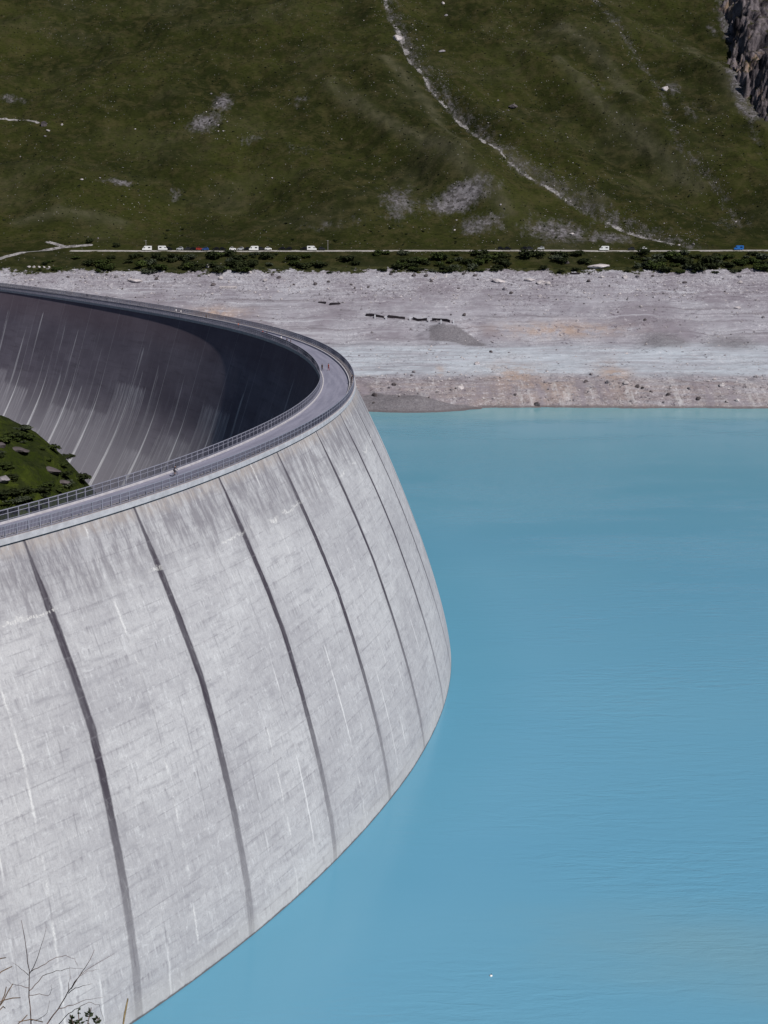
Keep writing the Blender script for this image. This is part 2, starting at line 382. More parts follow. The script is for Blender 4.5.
def mat_meadow_near(name='valley_meadow'):
    t = NT(name); o = t.obj(); n = t.noise(o, .08, 5, .65); n2 = t.noise(o, .7, 5, .7)
    col = t.mix(t.ramp(n, .38, .62), (.026, .038, .005), (.052, .068, .010))
    col = t.mix(t.ramp(n2, .45, .7, 0, .7), col, (.018, .022, .008))
    sh = t.noise(o, .16, 6, .75, .5); col = t.mix(t.ramp(sh, .44, .56, 0, .85), col, t.mix(t.ramp(n2, .35, .65), (.009, .014, .004), (.030, .038, .012)))
    rk = t.ramp(t.noise(o, .055, 4, .6), .64, .68)
    col = t.mix(rk, col, t.mix(t.ramp(n2, .3, .7), (.10, .085, .085), (.26, .235, .24)))
    return t.done(col, .95, t.bump(t.add(n2, t.mul(sh, 2.0)), 1.0, 1.0), .08)

def foliage(name, a, b):
    t = NT(name); o = t.obj(); oi = t.n('ShaderNodeObjectInfo').outputs['Random']
    col = t.mix(t.ramp(t.noise(o, .9, 3), .35, .65), a, b)
    col = t.mix(t.mul(oi, .5), col, tuple((x + y) * .35 for x, y in zip(a, b)))
    return t.done(col, .8, None, .15)

M = {}
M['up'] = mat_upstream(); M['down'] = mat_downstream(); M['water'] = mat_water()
M['mount'] = mat_mountain(); M['bank'] = mat_bank(); M['cliff'] = mat_cliff(); M['meadow'] = mat_meadow_near()
M['fascia'] = speckled('pale_concrete_edge', (.50, .50, .54), .16, .6, bump=.15)
M['kerb'] = speckled('concrete_kerb', (.52, .50, .53), .15, .8, bump=.15)
M['ledge'] = speckled('dull_concrete_ledge', (.20, .20, .26), .14, .5, bump=.15)
M['walk'] = speckled('concrete_walkway', (.36, .325, .345), .14, .5, bump=.15)
M['steel'] = speckled('galvanised_steel', (.27, .275, .345), .15, 2.0, rough=.6, spec=.4, metal=0.0, bump=.05)
M['wire'] = speckled('steel_wire', (.095, .10, .145), .15, 2.0, rough=.6, spec=.3, bump=.05)
M['rock'] = speckled('grey_boulder', (.24, .22, .24), .4, .7, bump=.9, bdist=.3)
M['rockpale'] = speckled('pale_boulder', (.46, .42, .43), .3, .7, bump=.8, bdist=.3)
M['rockdark'] = speckled('dark_boulder', (.10, .085, .09), .4, .6, bump=.9, bdist=.3)
M['bush'] = foliage('bush_leaves', (.013, .019, .006), (.034, .042, .014))
M['bushpale'] = foliage('grey_green_leaves', (.04, .05, .03), (.085, .098, .062))
M['roadpale'] = speckled('dusty_road', (.40, .375, .37), .18, .4, bump=.2)
def mat_shoulder():
    t = NT('overgrown_gravel_shoulder'); o = t.obj()
    col = t.mix(t.ramp(t.noise(o, .9, 4, .7), .35, .65), (.22, .205, .2), (.38, .36, .35))
    col = t.mix(t.ramp(t.noise(t.vscale(o, .07, .2), 1, 5, .8), .5, .58), col, (.045, .046, .018))
    return t.done(col, .95, t.bump(t.noise(o, 1, 4), .6, .2), .1)
M['gravel'] = mat_shoulder()
def mat_tarmac():
    t = NT('crest_road_asphalt'); w = t.attr('wall', 'Vector'); s, d, sj = t.sep(w); wp = t.comb(s, d, 0.0)
    col = t.mix(t.ramp(t.noise(t.vscale(wp, .05, .8), 1, 4), .35, .65), (.205, .205, .275), (.262, .26, .338))
    col = t.mix(t.ramp(t.noise(wp, 1.4, 4, .7), .45, .7, 0, .35), col, (.15, .148, .185))
    col = t.mix(t.ramp(t.math('PINGPONG', t.mul(s, 1 / 14.3), .5), .012, .004, 0, .45), col, (.12, .12, .15))
    return t.done(col, .9, t.bump(t.noise(wp, 5, 3), .2, .03), .2)
M['tarmac'] = mat_tarmac()

# ------------------------------------------------------------------ dam
nodes = [-330, -200, -100, -40, 0, 40, 100, 180, 300, 480, 700]
kap = [0.004307, 0.003632, 0.002281, 0.003279, 0.003071, 0.002178, 0.00275, 0.001856, 0.000379, 0.000653, 0.00079]
S = np.arange(-330, 690.1, 1.5); K = np.interp(S, nodes, kap); i0 = int(np.argmin(abs(S)))
PHI = np.concatenate([[0], np.cumsum((K[1:] + K[:-1]) * .75)]); PHI = PHI - PHI[i0] + R(90.392)
CX = np.concatenate([[0], np.cumsum((np.cos(PHI[1:]) + np.cos(PHI[:-1])) * .75)]); CY = np.concatenate([[0], np.cumsum((np.sin(PHI[1:]) + np.sin(PHI[:-1])) * .75)])
CX = CX - CX[i0] - 8.015; CY = CY - CY[i0] + 410.0
NX, NY = np.sin(PHI), -np.cos(PHI)             # towards the lake
def dam_pt(s, off): 
    return np.interp(s, S, CX) + np.interp(s, S, NX) * off, np.interp(s, S, CY) + np.interp(s, S, NY) * off
def s_of(x, y): return S[int(np.argmin((CX - x)**2 + (CY - y)**2))]
def off_up(d):
    t = np.clip(d / 74, 0, 1); return 27.0 * (1 - (1 - t)**1.3)
def foot(s): return np.interp(s, [-210, -150, -90], [-1.9, -.9, 0.0])
def sweep(name, prof, mat, parent, attr=None, close=False, smooth=True, s_idx=None):
    """sweeps (offset, z) stations along the crest line"""
    idx = np.arange(len(S)) if s_idx is None else s_idx
    off = np.array([p[0] for p in prof]); z = np.array([p[1] for p in prof]); m = len(prof)
    if name == 'upstream_face': off = off[None, :] + foot(S[idx])[:, None] * np.clip((74 - z) / 74, 0, 1)[None, :]
    V = np.stack([CX[idx, None] + NX[idx, None] * off, CY[idx, None] + NY[idx, None] * off, np.broadcast_to(z, (len(idx), m))], -1).reshape(-1, 3)
    if attr is None:
        a = np.stack([np.broadcast_to(S[idx, None], (len(idx), m)), np.broadcast_to(off, (len(idx), m)), np.zeros((len(idx), m))], -1)
    else: a = attr(S[idx, None], np.array(off)[None], z[None])
    Fq = grid_faces(len(idx), m)
    if close:
        n = len(idx); i = np.arange(n - 1); a0 = i * m + m - 1; b0 = i * m
        Fq = np.concatenate([Fq, np.stack([a0, a0 + m, b0 + m, b0], 1)])
    me = mesh_np(name, V, Fq, mat, smooth, {'wall': a.reshape(-1, 3)})
    return link(name, me, parent)

dam = empty('arch_dam', (0, 0, 0))
tag(dam, 'huge curved pale grey concrete arch dam standing in the turquoise lake', 'dam')
JL = np.array([-217, -188.5, -160, -129.5, -100, -71.5, -44, -17.5, 10.])
JV = np.arange(-1, 8.)
def joint_coord(s):
    return np.where(s < -217, -1 + (s + 217) / 28.6, np.where(s > 10, 7 + (s - 10) / 28.6, np.interp(s, JL, JV)))
dU = np.concatenate([np.arange(0, 74, 1.5), [74, 80, 90, 110]])
def attr_up(s, off, z):
    d = 74 - z + 0 * s; ss = s + 0 * z
    return np.stack([ss, d, joint_coord(ss + .125 * np.maximum(d - 30, 0))], -1)
sweep('upstream_face', [(-.4 + off_up(d) + .4 * min(1, d / 20), 74.02 - d) for d in dU], M['up'], dam, attr_up)
def off_dn(d): return -9.8 - .33 * np.maximum(d, 0) - .014 * np.maximum(d - 36, 0)**1.72
dD = np.concatenate([np.arange(0, 30, 1.5), np.arange(30, 131, 2.5)])
def attr_dn(s, off, z):
    d = 74 - z + 0 * s; ss = s + 0 * z
    return np.stack([ss, d, (ss - 373) / 16.5 + .0], -1)
sweep('downstream_face', [(off_dn(d), 73.9 - d) for d in dD][::-1], M['down'], dam, attr_dn)
crest_prof = [(-.5, 73.96), (.12, 74.0), (.12, 74.94), (-.28, 74.96), (-1.75, 74.96), (-1.75, 74.44), (-9.0, 74.44), (-9.0, 74.72), (-9.2, 74.74), (-10.0, 74.74), (-10.0, 73.75), (-9.5, 73.7)]
sweep('crest_slab', crest_prof, M['fascia'], dam, close=True, smooth=False)
sweep('road_surface', [(-8.98, 74.5), (-6, 74.53), (-3.5, 74.53), (-1.78, 74.5)][::-1], M['tarmac'], dam)
sweep('walkway', [(-.1, 74.98), (-1.45, 74.98)], M['walk'], dam)
sweep('kerb', [(-1.46, 74.5), (-1.46, 75.03), (-1.74, 75.03), (-1.78, 74.5)], M['kerb'], dam, close=True, smooth=False)
sweep('kerb', [(-8.96, 74.52), (-8.94, 74.86), (-9.2, 74.88), (-9.2, 74.6)], M['kerb'], dam, close=True, smooth=False)
sweep('walkway', [(-9.22, 74.78), (-9.99, 74.78)], M['ledge'], dam)

# ---- railings on the crest
RH = 1.95
def railing(off, zb, label):
    r = empty('guard_railing', (float(CX[i0]), float(CY[i0]), zb)); inv = Matrix.Translation((-CX[i0], -CY[i0], -zb))
    tag(r, label, 'railing')
    def bars(name, zs, h, w, mat):
        for z in zs:
            o = sweep(name, [(off - w, zb + z), (off - w, zb + z + h), (off + w, zb + z + h), (off + w, zb + z)], mat, None, close=True, smooth=False)
            o.data.transform(inv); o.parent = r
    bars('top_rail', [RH - .13], .13, .07, M['steel'])
    bars('middle_rail', [RH * .58, .14], .08, .05, M['steel'])
    # wire infill
    mb = MB()
    for s in np.arange(-310, 660, .32):
        x, y = dam_pt(s, off); a = .042
        mb.v += [(x - a, y, zb + .2), (x + a, y, zb + .2), (x + a, y, zb + RH - .1), (x - a, y, zb + RH - .1),
                 (x, y - a, zb + .2), (x, y + a, zb + .2), (x, y + a, zb + RH - .1), (x, y - a, zb + RH - .1)]
        b = len(mb.v) - 8; mb.f += [(b, b + 1, b + 2, b + 3), (b + 4, b + 5, b + 6, b + 7)]; mb.m += [0, 0]
    me = bpy.data.meshes.new('wire_infill'); me.from_pydata(mb.v, [], mb.f); me.materials.append(M['wire']); me.transform(inv)
    o = link('wire_infill', me, r); tag(o, kind='stuff')
    pb = MB(); pb.box((0, 0, RH / 2), (.135, .135, RH)); pb.box((0, 0, .03), (.22, .22, .06)); pb.box((0, .1, RH * .3), (.05, .14, .5))
    pm = pb.mesh('post', M['steel'])
    near = []; rest = []
    for s in np.arange(-312, 660, 2.6):
        x, y = dam_pt(s, off); near.append((s, x, y))
    vis = [p for p in near if p[0] > -215]; first = vis[:100]; fs = {p[0] for p in first}
    for s, x, y in first:
        q = link('post', pm, r); q.location = (x - CX[i0], y - CY[i0], 0); q.rotation_euler = (0, 0, float(np.interp(s, S, PHI)))
    rb = MB()
    for s, x, y in near:
        if s in fs: continue
        rb.box((x - CX[i0], y - CY[i0], RH / 2), (.135, .135, RH), rz=float(np.interp(s, S, PHI)))
    tag(link('post_row', rb.mesh('post_row', M['steel']), r), kind='stuff')
railing(-.32, 74.97, 'grey steel railing along the lake side of the dam crest')
railing(-9.8, 74.76, 'grey steel railing along the valley side of the dam crest')

# ------------------------------------------------------------------ lake
wi = np.arange(0, len(S), 4)
dist = np.array([-4, 0, 1.5, 4, 8, 14, 22, 34, 50, 75, 110, 160, 240, 360, 520, 760, 1100, 1700.])
ft = 26.2 + foot(S[wi]); bx = CX[wi] + NX[wi] * ft; by = CY[wi] + NY[wi] * ft
WV = np.stack([bx[:, None] + NX[wi, None] * dist, by[:, None] + NY[wi, None] * dist, np.zeros((len(wi), len(dist)))], -1)
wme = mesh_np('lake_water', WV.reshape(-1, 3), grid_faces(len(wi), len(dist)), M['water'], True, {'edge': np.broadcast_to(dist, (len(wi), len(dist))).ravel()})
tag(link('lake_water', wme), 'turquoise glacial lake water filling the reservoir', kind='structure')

# ------------------------------------------------------------------ far valley side
BY = np.array([500, 700, 800, 862, 877, 905, 924, 960, 1003, 1040, 1109, 1122, 1140, 1144.5, 1156, 1185, 1240, 1320, 1420, 1560, 1800, 2300])
BZ = np.array([-90, -45, -22, -5.5, 0, 10.5, 14, 18.5, 25, 40, 69, 73.5, 79.5, 80.9, 81.2, 91, 117, 157, 209, 284, 420, 720.])
def shift(x):     # the valley side swings towards the viewer beyond the left edge
    return -70 * sstep(-260, -620, x) + 6 * perlin(x / 160., 3.3 + 0 * x)
def seg_dist(x, y, pts):
    d = np.full(x.shape, 1e9); side = np.zeros(x.shape)
    for (ax, ay), (bx_, by_) in zip(pts[:-1], pts[1:]):
        vx, vy = bx_ - ax, by_ - ay; L = vx * vx + vy * vy + 1e-9
        t = np.clip(((x - ax) * vx + (y - ay) * vy) / L, 0, 1)
        dx, dy = x - ax - t * vx, y - ay - t * vy; dd = np.hypot(dx, dy); m = dd < d
        d = np.where(m, dd, d); side = np.where(m, np.sign(vx * dy - vy * dx), side)
    return d, side
def base_h(x, y):
    q = y - np.where(y < 1160, shift(x) * sstep(1500, 1100, y) if False else shift(x), shift(x))
    z = np.interp(q, BY, BZ)
    mt = sstep(1158, 1260, q); bk = sstep(1100, 1060, q)
    z = z + mt * (24 * fbm(x / 230. + 3, q / 300., 3) + sstep(-160, 20, x) * (23 * ridged((x + (q - 1150) * .56) / 118. + 1.9, q / 600., 1) + 5 * fbm((x + (q - 1150) * .56) / 40. + 4, q / 260., 2)) + (1 - sstep(-160, 20, x)) * 9 * fbm((x + .2 * q) / 120., q / 70. + .5, 2) - 7
                  + 5.0 * fbm(x / 34. + .3 * q / 30, q / 46., 4, .55) + .55 * fbm(x / 7., q / 9., 2))
    z = z + zroad(x) * sstep(1136, 1143, q) * sstep(1172, 1158, q)
    # knoll and terrace on the left
    z = z + mt * 9 * np.exp(-(((x + 260) / 90.)**2 + ((q - 1290) / 60.)**2))
    z = z + bk * (1.5 * fbm(x / 45., q / 22., 4, .6) + .45 * fbm(x / 5., q / 4., 3, .6)) * sstep(800, 880, q)
    z = z + bk * 1.4 * np.clip(ridged(x / 16. + .2 * q / 10, q / 90., 2) - .6, 0, 1) * sstep(877, 884, q) * sstep(928, 915, q)
    z = z + bk * .5 * fbm(x / 140., q / 5., 2) * sstep(930, 945, q)
    z = z + .5 * fbm(x / 9., q / 6., 2) * sstep(1105, 1112, q) * sstep(1142, 1134, q)
    return z
def zroad(x): return .75 * perlin(x / 150., 7.7 + 0 * x) + .3 * perlin(x / 37., 2.2 + 0 * x)
BUMPS = []
def height(x, y):
    x = np.asarray(x, float); y = np.asarray(y, float); z = base_h(x, y)
    for kind, a in BUMPS: z = z + a(x, y)
    return z
def hit(px, py, y0=860., y1=2200.):
    u, v, w = ray(px, py); Y = np.arange(y0, y1, .5); t = Y / v
    Z = HC + w * t; H = height(u * t, Y); k = np.nonzero(H >= Z)[0]
    k = k[0] if len(k) else len(Y) - 1
    return float(u * t[k]), float(Y[k])
def cone(x0, y0, rx, ry, h):
    return lambda x, y: h * np.clip(1 - np.sqrt(((x - x0) / rx)**2 + ((y - y0) / ry)**2), 0, 1)
# gravel cones left on the drained bank
c1 = hit(446, 331); c2 = hit(665, 345); c3 = hit(732, 346); c4 = (18., 868.)
def cone_at_shore(x, y):
    return 9.5 * np.clip(1 - np.sqrt(((x - c4[0]) / np.where(x > c4[0], 46., 60.))**2 + ((y - c4[1]) / 26.)**2), 0, 1)**.9
CON = [cone(c1[0], c1[1], 22, 26, 5.5), cone(c2[0], c2[1], 24, 22, 3.2), cone(c3[0], c3[1], 30, 22, 2.4), cone_at_shore]
BUMPS += [('c', f) for f in CON]
P2 = lambda L: [hit(a, b) for a, b in L]
gully = P2([(374, -25), (388, 12), (402, 38), (411, 62), (430, 88), (452, 112), (478, 135), (505, 158), (540, 184), (575, 206), (610, 222), (645, 236), (690, 248)])
gully2 = P2([(585, -10), (625, 35), (655, 80), (668, 110), (675, 140), (700, 165), (720, 190), (738, 222)])
ridges = [P2(l) for l in ([(690, 52), (730, 88), (770, 128)], [(560, 62), (600, 108), (640, 140), (700, 192)], [(330, 85), (420, 140), (470, 172), (505, 212)], [(560, 30), (610, 70), (640, 100)], [(385, 60), (430, 110), (470, 150)], [(20, 225), (60, 215), (120, 225)], [(500, 150), (560, 190), (600, 205)])]
track = P2([(-20, 264), (10, 256), (45, 250.5), (64, 247), (90, 245)]); track2 = P2([(64, 247), (56, 244), (48, 242)])
track3 = P2([(-10, 118), (15, 120), (38, 123)])
def gcarve(x, y):
    d, _ = seg_dist(x, y, gully); d2, _ = seg_dist(x, y, gully2)
    z = -2.6 * np.exp(-(d / 7.)**2) + .9 * np.exp(-((d - 14) / 7.)**2) - 1.8 * np.exp(-(d2 / 6.)**2)
    for r in ridges:
        dr, sd = seg_dist(x, y, r); z = z + 3.2 * np.exp(-(dr / 14.)**2)
    return z * sstep(1150, 1200, y)
BUMPS.append(('g', gcarve))

def blob(px, py, rx, ry):      # soft patch on the slope, centre given by where it is seen
    cx, cy = hit(px, py); ex = abs(hit(px + rx, py)[0] - cx); ey = max(6., abs(hit(px, py - ry)[1] - cy))
    return lambda x, y: np.exp(-(((x - cx) / ex)**2 + ((y - cy) / ey)**2))
SCREE = [(blob(222, 100, 11, 8), 1.), (blob(204, 124, 18, 12), .95), (blob(250, 140, 14, 6), .6), (blob(458, 200, 40, 20), 1.05), (blob(398, 200, 22, 16), .75), (blob(480, 225, 30, 14), .8),
         (blob(120, 182, 22, 4), .8), (blob(175, 195, 10, 10), .6), (blob(560, 232, 45, 14), .8), (blob(610, 238, 30, 8), .8), (blob(330, 225, 40, 10), .45), (blob(10, 100, 25, 8), .6), (blob(300, 100, 14, 6), .5), (blob(295, 148, 30, 8), .4),
         (blob(690, 110, 14, 14), .5), (blob(600, 85, 14, 16), .35), (blob(672, 88, 9, 8), .7), (blob(730, 225, 30, 12), .45), (blob(728, 30, 9, 30), .85), (blob(736, 80, 9, 20), .85), (blob(756, 112, 14, 12), .85), (blob(712, 30, 8, 14), .5)]
xs = np.arange(-560, 640.1, 1.6)
ysb = np.concatenate([np.arange(700, 850, 10), np.arange(850, 1114.1, 1.0)])
ysm = np.concatenate([np.arange(1114, 1160, 1.0), np.arange(1160, 1660, 1.7), np.arange(1660, 2250, 8)])
def terrain(name, ys, mat, attrf, label):
    X, Y = np.meshgrid(xs, ys, indexing='ij'); Z = height(X, Y)
    me = mesh_np(name, np.stack([X, Y, Z], -1).reshape(-1, 3), grid_faces(len(xs), len(ys)), mat, True, {k: v.ravel() for k, v in attrf(X, Y, Z).items()})
    return tag(link(name, me), label, kind='structure')
def poly_in(x, y, pts):
    ins = np.zeros(x.shape, bool); n_ = len(pts)
    for i in range(n_):
        (ax, ay), (bx_, by_) = pts[i], pts[(i + 1) % n_]
        c = (ay > y) != (by_ > y); ins ^= c & (x < (bx_ - ax) * (y - ay) / (by_ - ay + 1e-12) + ax)
    d, _ = seg_dist(x, y, list(pts) + [pts[0]]); return np.where(ins, d, -d)
FAN = P2([(430, 325.5), (447, 323.5), (457, 326), (472, 336), (489, 346), (470, 346), (430, 341)])
SPIT = [(-14., 875.)] + P2([(372, 392), (400, 395.5), (440, 401), (478, 407.5)]) + [(62., 874.), (70., 845.), (-60., 835.)]
def bank_attr(X, Y, Z):
    q = Y - shift(X)
    dark = np.zeros(X.shape)
    wob = 1.2 * fbm(X / 5., Y / 5., 2)
    for f in CON[1:3]: dark = np.maximum(dark, .8 * sstep(.2, 1.2, f(X, Y) / 1.6))
    dark = np.maximum(dark, sstep(-.6, .8, poly_in(X, Y, FAN) + wob)); dark = np.maximum(dark, sstep(-.6, .8, poly_in(X, Y, SPIT) + wob))
    bench = sstep(915, 930, q) * sstep(1012, 985, q)
    warm = 0
    for px, py, rx, ry in ((515, 378, 26, 14), (615, 375, 16, 12), (560, 388, 22, 10), (215, 313, 30, 6), (560, 330, 60, 8), (440, 372, 4, 6)): warm = warm + blob(px, py, rx, ry)(X, Y)
    return {'dark': dark, 'bench': bench, 'warm': np.clip(warm, 0, 1), 'stony': sstep(1060, 1095, q) + sstep(930, 905, q) * .8, 'grass': sstep(1092, 1122, q)}
def mount_attr(X, Y, Z):
    s = np.zeros(X.shape)
    for f, w in SCREE: s = np.maximum(s, w * f(X, Y))
    d, side = seg_dist(X, Y, gully); d2, s2 = seg_dist(X, Y, gully2)
    s = np.maximum(s, .52 * np.exp(-(d / np.where(side > 0, 17., 5.))**2)); s = np.maximum(s, .42 * np.exp(-(d2 / 7.)**2))
    wid = 1.9 + 1.5 * fbm(X / 20., Y / 30., 2) + 1.6 * sstep(1330, 1480, Y)
    p = sstep(1.0, .3, d / np.maximum(wid * 1.25, .8)) * (.56 + .95 * fbm(X / 12. + 3, Y / 16., 3))
    for tr, w in ((track, 2.6), (track2, 2.2), (track3, 2.0)): p = np.maximum(p, sstep(1.2, .6, seg_dist(X, Y, tr)[0] / w))
    dry = 0
    for r in ridges: dry = dry + .75 * np.exp(-(seg_dist(X, Y, r)[0] / 7.)**2)
    dry = dry + np.clip(fbm(X / 90., Y / 60., 3), 0, 1) * .5
    return {'scree': s, 'path': np.clip(p, 0, 1), 'dry': np.clip(dry, 0, 1)}
terrain('reservoir_bank', ysb, M['bank'], bank_attr, 'bare grey and mauve drained reservoir bank below the road')
terrain('mountainside', ysm, M['mount'], mount_attr, 'dark green alpine mountainside with a pale gully')

# rock cliff on the upper right
def cliff():
    x0 = np.arange(318, 560, .9); y0 = np.arange(1285, 1700, 1.3); X, Y = np.meshgrid(x0, y0, indexing='ij')
    edge = P2([(716, -30), (722, 8), (727, 50), (737, 78), (749, 103), (768, 122), (800, 150)])
    ey = np.array([p[1] for p in edge]); ex = np.array([p[0] for p in edge]); o = np.argsort(ey)
    inside = X - np.interp(Y, ey[o], ex[o]) + 11 * fbm(X / 12., Y / 16., 4, .65)
    a = sstep(-3, 24, inside)
    rough = ridged(X / 26. + Y / 90., Y / 60., 4); blocks = np.floor(3.2 * (fbm(X / 13., Y / 26., 3) + .5)) / 3.2
    Z = height(X, Y) - 3 + a * (4 + 5 * rough + 5 * blocks + 1.0 * fbm(X / 4., Y / 9., 3)) + a * 20 * (ridged((X + .35 * (Y - 1400)) / 52. + 1.2, Y / 170., 3) - .2)
    me = mesh_np('rock_cliff', np.stack([X, Y, Z], -1).reshape(-1, 3), grid_faces(len(x0), len(y0)), M['cliff'], True)
    tag(link('rock_cliff', me), 'fractured mauve and brown rock cliff at the top right of the slope', kind='structure')
cliff()

# ------------------------------------------------------------------ ground below the dam and near hillside
def valley_h(x, y):
    z = -52 + 7 * fbm(x / 70., y / 70., 3)
    z = z + (104 + 4 * fbm(x / 30., y / 30., 2)) * sstep(-27, -138, x + .12 * (y - 500)) * np.exp(-((y - 505) / 95.)**2) 
    return z + 1.1 * fbm(x / 9., y / 9., 4)
vx = np.arange(-700, 40, 2.5); vy = np.arange(150, 1060, 2.5); X, Y = np.meshgrid(vx, vy, indexing='ij')
tag(link('downstream_valley', mesh_np('downstream_valley', np.stack([X, Y, valley_h(X, Y)], -1).reshape(-1, 3), grid_faces(len(vx), len(vy)), M['meadow'])), 'bright green mound of the valley floor below the dam', kind='structure')
def hill_h(x, y):
    b = 95 * sstep(-75, -135, x); q = y - b
    return np.where(q < 1.5, 127.4 + .0 * x, 127.4 - .86 * (q - 1.5)) + sstep(20, 40, np.abs(y)) * 1.2 * fbm(x / 12., y / 12., 3) - np.minimum(0, 0 * x)
hx = np.concatenate([np.arange(-600, -20, 6), np.arange(-20, 20, 1.0), np.arange(20, 600, 6)]); hy = np.concatenate([np.arange(-400, -12, 8), np.arange(-12, 12, .75), np.arange(12, 330, 4)])
X, Y = np.meshgrid(hx, hy, indexing='ij')
tag(link('near_hillside', mesh_np('near_hillside', np.stack([X, Y, hill_h(X, Y)], -1).reshape(-1, 3), grid_faces(len(hx), len(hy)), M['meadow'])), 'grassy hillside the viewer stands on above the dam', kind='structure')

# ------------------------------------------------------------------ road on the far shore
rx = np.arange(-240, 640, 4.0); ry = 1150.0 + shift(rx)
def strip(name, pr, mat, label):
    V = np.stack([np.broadcast_to(rx[:, None], (len(rx), len(pr))), ry[:, None] + np.array([p[0] for p in pr]), np.array([p[1] for p in pr]) + zroad(rx)[:, None]], -1).reshape(-1, 3)
    tag(link(name, mesh_np(name, V, grid_faces(len(rx), len(pr)), mat, False)), label, kind='structure')
strip('gravel_shoulder', [(-5.0, 80.2), (-3.1, 81.4), (-2.6, 81.5), (-2.6, 79)], M['gravel'], 'pale gravel edge of the lakeside road')
strip('lakeside_road', [(-2.58, 81.5), (2.9, 81.72), (3.0, 80.5)], M['roadpale'], 'pale dusty road along the far shore')

# ------------------------------------------------------------------ rocks
def rock_mesh(name, mat, seed, squash=.62):
    bm = bmesh.new(); bmesh.ops.create_icosphere(bm, subdivisions=3, radius=.5); r = random.Random(seed)
    planes = [Vector((r.uniform(-1, 1), r.uniform(-1, 1), r.uniform(-.6, 1))).normalized() for _ in range(11)]
    for v in bm.verts:
        d = v.co.normalized(); k = .5
        for p in planes:
            c = d.dot(p)
            if c > .05: k = min(k, (.30 + .13 * ((p.x * 7.3 + p.y * 3.1) % 1)) / c)
        v.co = d * k * (1 + .05 * math.sin(d.x * 9 + seed) * math.cos(d.y * 8)); v.co.z *= squash / .8
    me = bpy.data.meshes.new(name); bm.to_mesh(me); bm.free(); me.materials.append(mat); return me
RM = {k: [rock_mesh('boulder', M[m], 10 * j + i, sq) for i, sq in enumerate((.5, .62, .75, .9))] for j, (k, m) in enumerate((('grey', 'rock'), ('pale', 'rockpale'), ('dark', 'rockdark')))}
def put_rock(x, y, size, tone, label, group=None, name='boulder', hf=height, stretch=None):
    o = link(name, random.choice(RM[tone])); st = stretch or (random.uniform(.85, 1.35), random.uniform(.75, 1.1), random.uniform(.75, 1.1))
    o.scale = (size * st[0], size * st[1], size * st[2]); o.rotation_euler = (random.uniform(-.2, .2), random.uniform(-.2, .2), random.uniform(0, 6.28) if not stretch else random.uniform(-.3, .3))
    o.location = (x, y, float(hf(np.array([x]), np.array([y]))[0]) + size * st[2] * .16)
    return tag(o, label, 'boulder', group)
big = [(397, 40, 9.5, 'pale', 'big pale mauve boulder lying beside the top of the gully', (1.1, .9, .9)),
       (442, 52, 5.5, 'grey', 'flat grey boulder in the grass right of the gully top', (1.4, .8, .7)),
       (513, 108, 9.0, 'dark', 'big dark boulder alone in the middle of the green slope', (1.2, .9, .8)),
       (665, 90, 8.0, 'pale', 'big pale boulder with a small scree patch on the right slope', (1.1, .9, .7)),
       (600, 267.5, 13.5, 'pale', 'long pale slab boulder sloping among the bushes above the bank', (1.5, .7, .42)),
       (572, 235, 4.6, 'pale', 'whitish boulder just above the road on stony ground', (1, .9, .8)),
       (208, 267.5, 4.5, 'pale', 'white boulder between dark bushes below the parked vehicles', (.8, .8, 1.2)),
       (136, 282, 8.0, 'pale', 'heap-like white boulder at the left end of the bank', (1.6, 1, .55)),
       (530, 281, 6.5, 'pale', 'larger whitish boulder near the top of the bank', (1.4, .9, .6)),
       (541, 283.5, 6.0, 'pale', 'whitish boulder leaning right beside its larger twin', (1.5, .9, .6)),
       (498, 282, 7.5, 'pale', 'pinkish white slab rock with a dark rock behind it', (1.6, .9, .5)),
       (737, 308.5, 4.0, 'pale', 'lone pale boulder on the right part of the bank', (1.3, .9, .7)),
       (459, 389, 5.0, 'pale', 'white boulder on the lower bank above the gravel spit', (1.3, .9, .8)),
       (494, 399, 2.6, 'pale', 'small white boulder just above the spit tip', (1.2, .9, .8)),
       (540, 297, 3.4, 'pale', 'white rock alone in the upper middle of the bank', (1, .9, .9)),
       (443, 4, 4, 'pale', 'light boulder at the top edge of the photo right of the gully', (.9, .9, 1)),
       (446, 16, 3.5, 'grey', 'grey boulder below another one at the top edge', (1.2, .9, .8)),
       (602, 278, 4.0, 'pale', 'pale block on the bank below the long slab boulder', (1.3, .9, .8)),
       (625, 278, 4.2, 'pale', 'pale block on the bank right of the long slab boulder', (1.2, .9, .8)),
       (82, 180, 3.0, 'pale', 'white rock on the crest of the green knoll at left', (1.2, .9, .8)),
       (567, 263, 3.5, 'dark', 'dark rock in the shrubs left of the long slab boulder', (1.2, .9, .8)),
       (48, 131, 3.2, 'pale', 'white rock below the dark hut on the left slope', (1.2, .9, .7)),
       (45, 137, 3.0, 'grey', 'grey rock just under the white rock near the hut', (1.2, .9, .7)),
       (62, 125, 2.6, 'pale', 'pale rock right of the dark hut', (1.0, .9, .9)),
       (685, 283, 3.0, 'dark', 'dark rock on the upper right bank', (1.4, .9, .7))]
for px, py, sz, tone, lab, st in big:
    x, y = hit(px, py); put_rock(x, y, sz, tone, lab, None, stretch=st)
def near_line(line, spread, side_bias):
    k = random.randrange(len(line) - 1); t = random.random(); (ax, ay), (bx_, by_) = line[k], line[k + 1]
    L = math.hypot(bx_ - ax, by_ - ay); nx, ny = -(by_ - ay) / L, (bx_ - ax) / L
    o = abs(random.gauss(0, spread)) if side_bias and random.random() < .8 else random.gauss(0, spread * .5)
    return ax + (bx_ - ax) * t + nx * o, ay + (by_ - ay) * t + ny * o
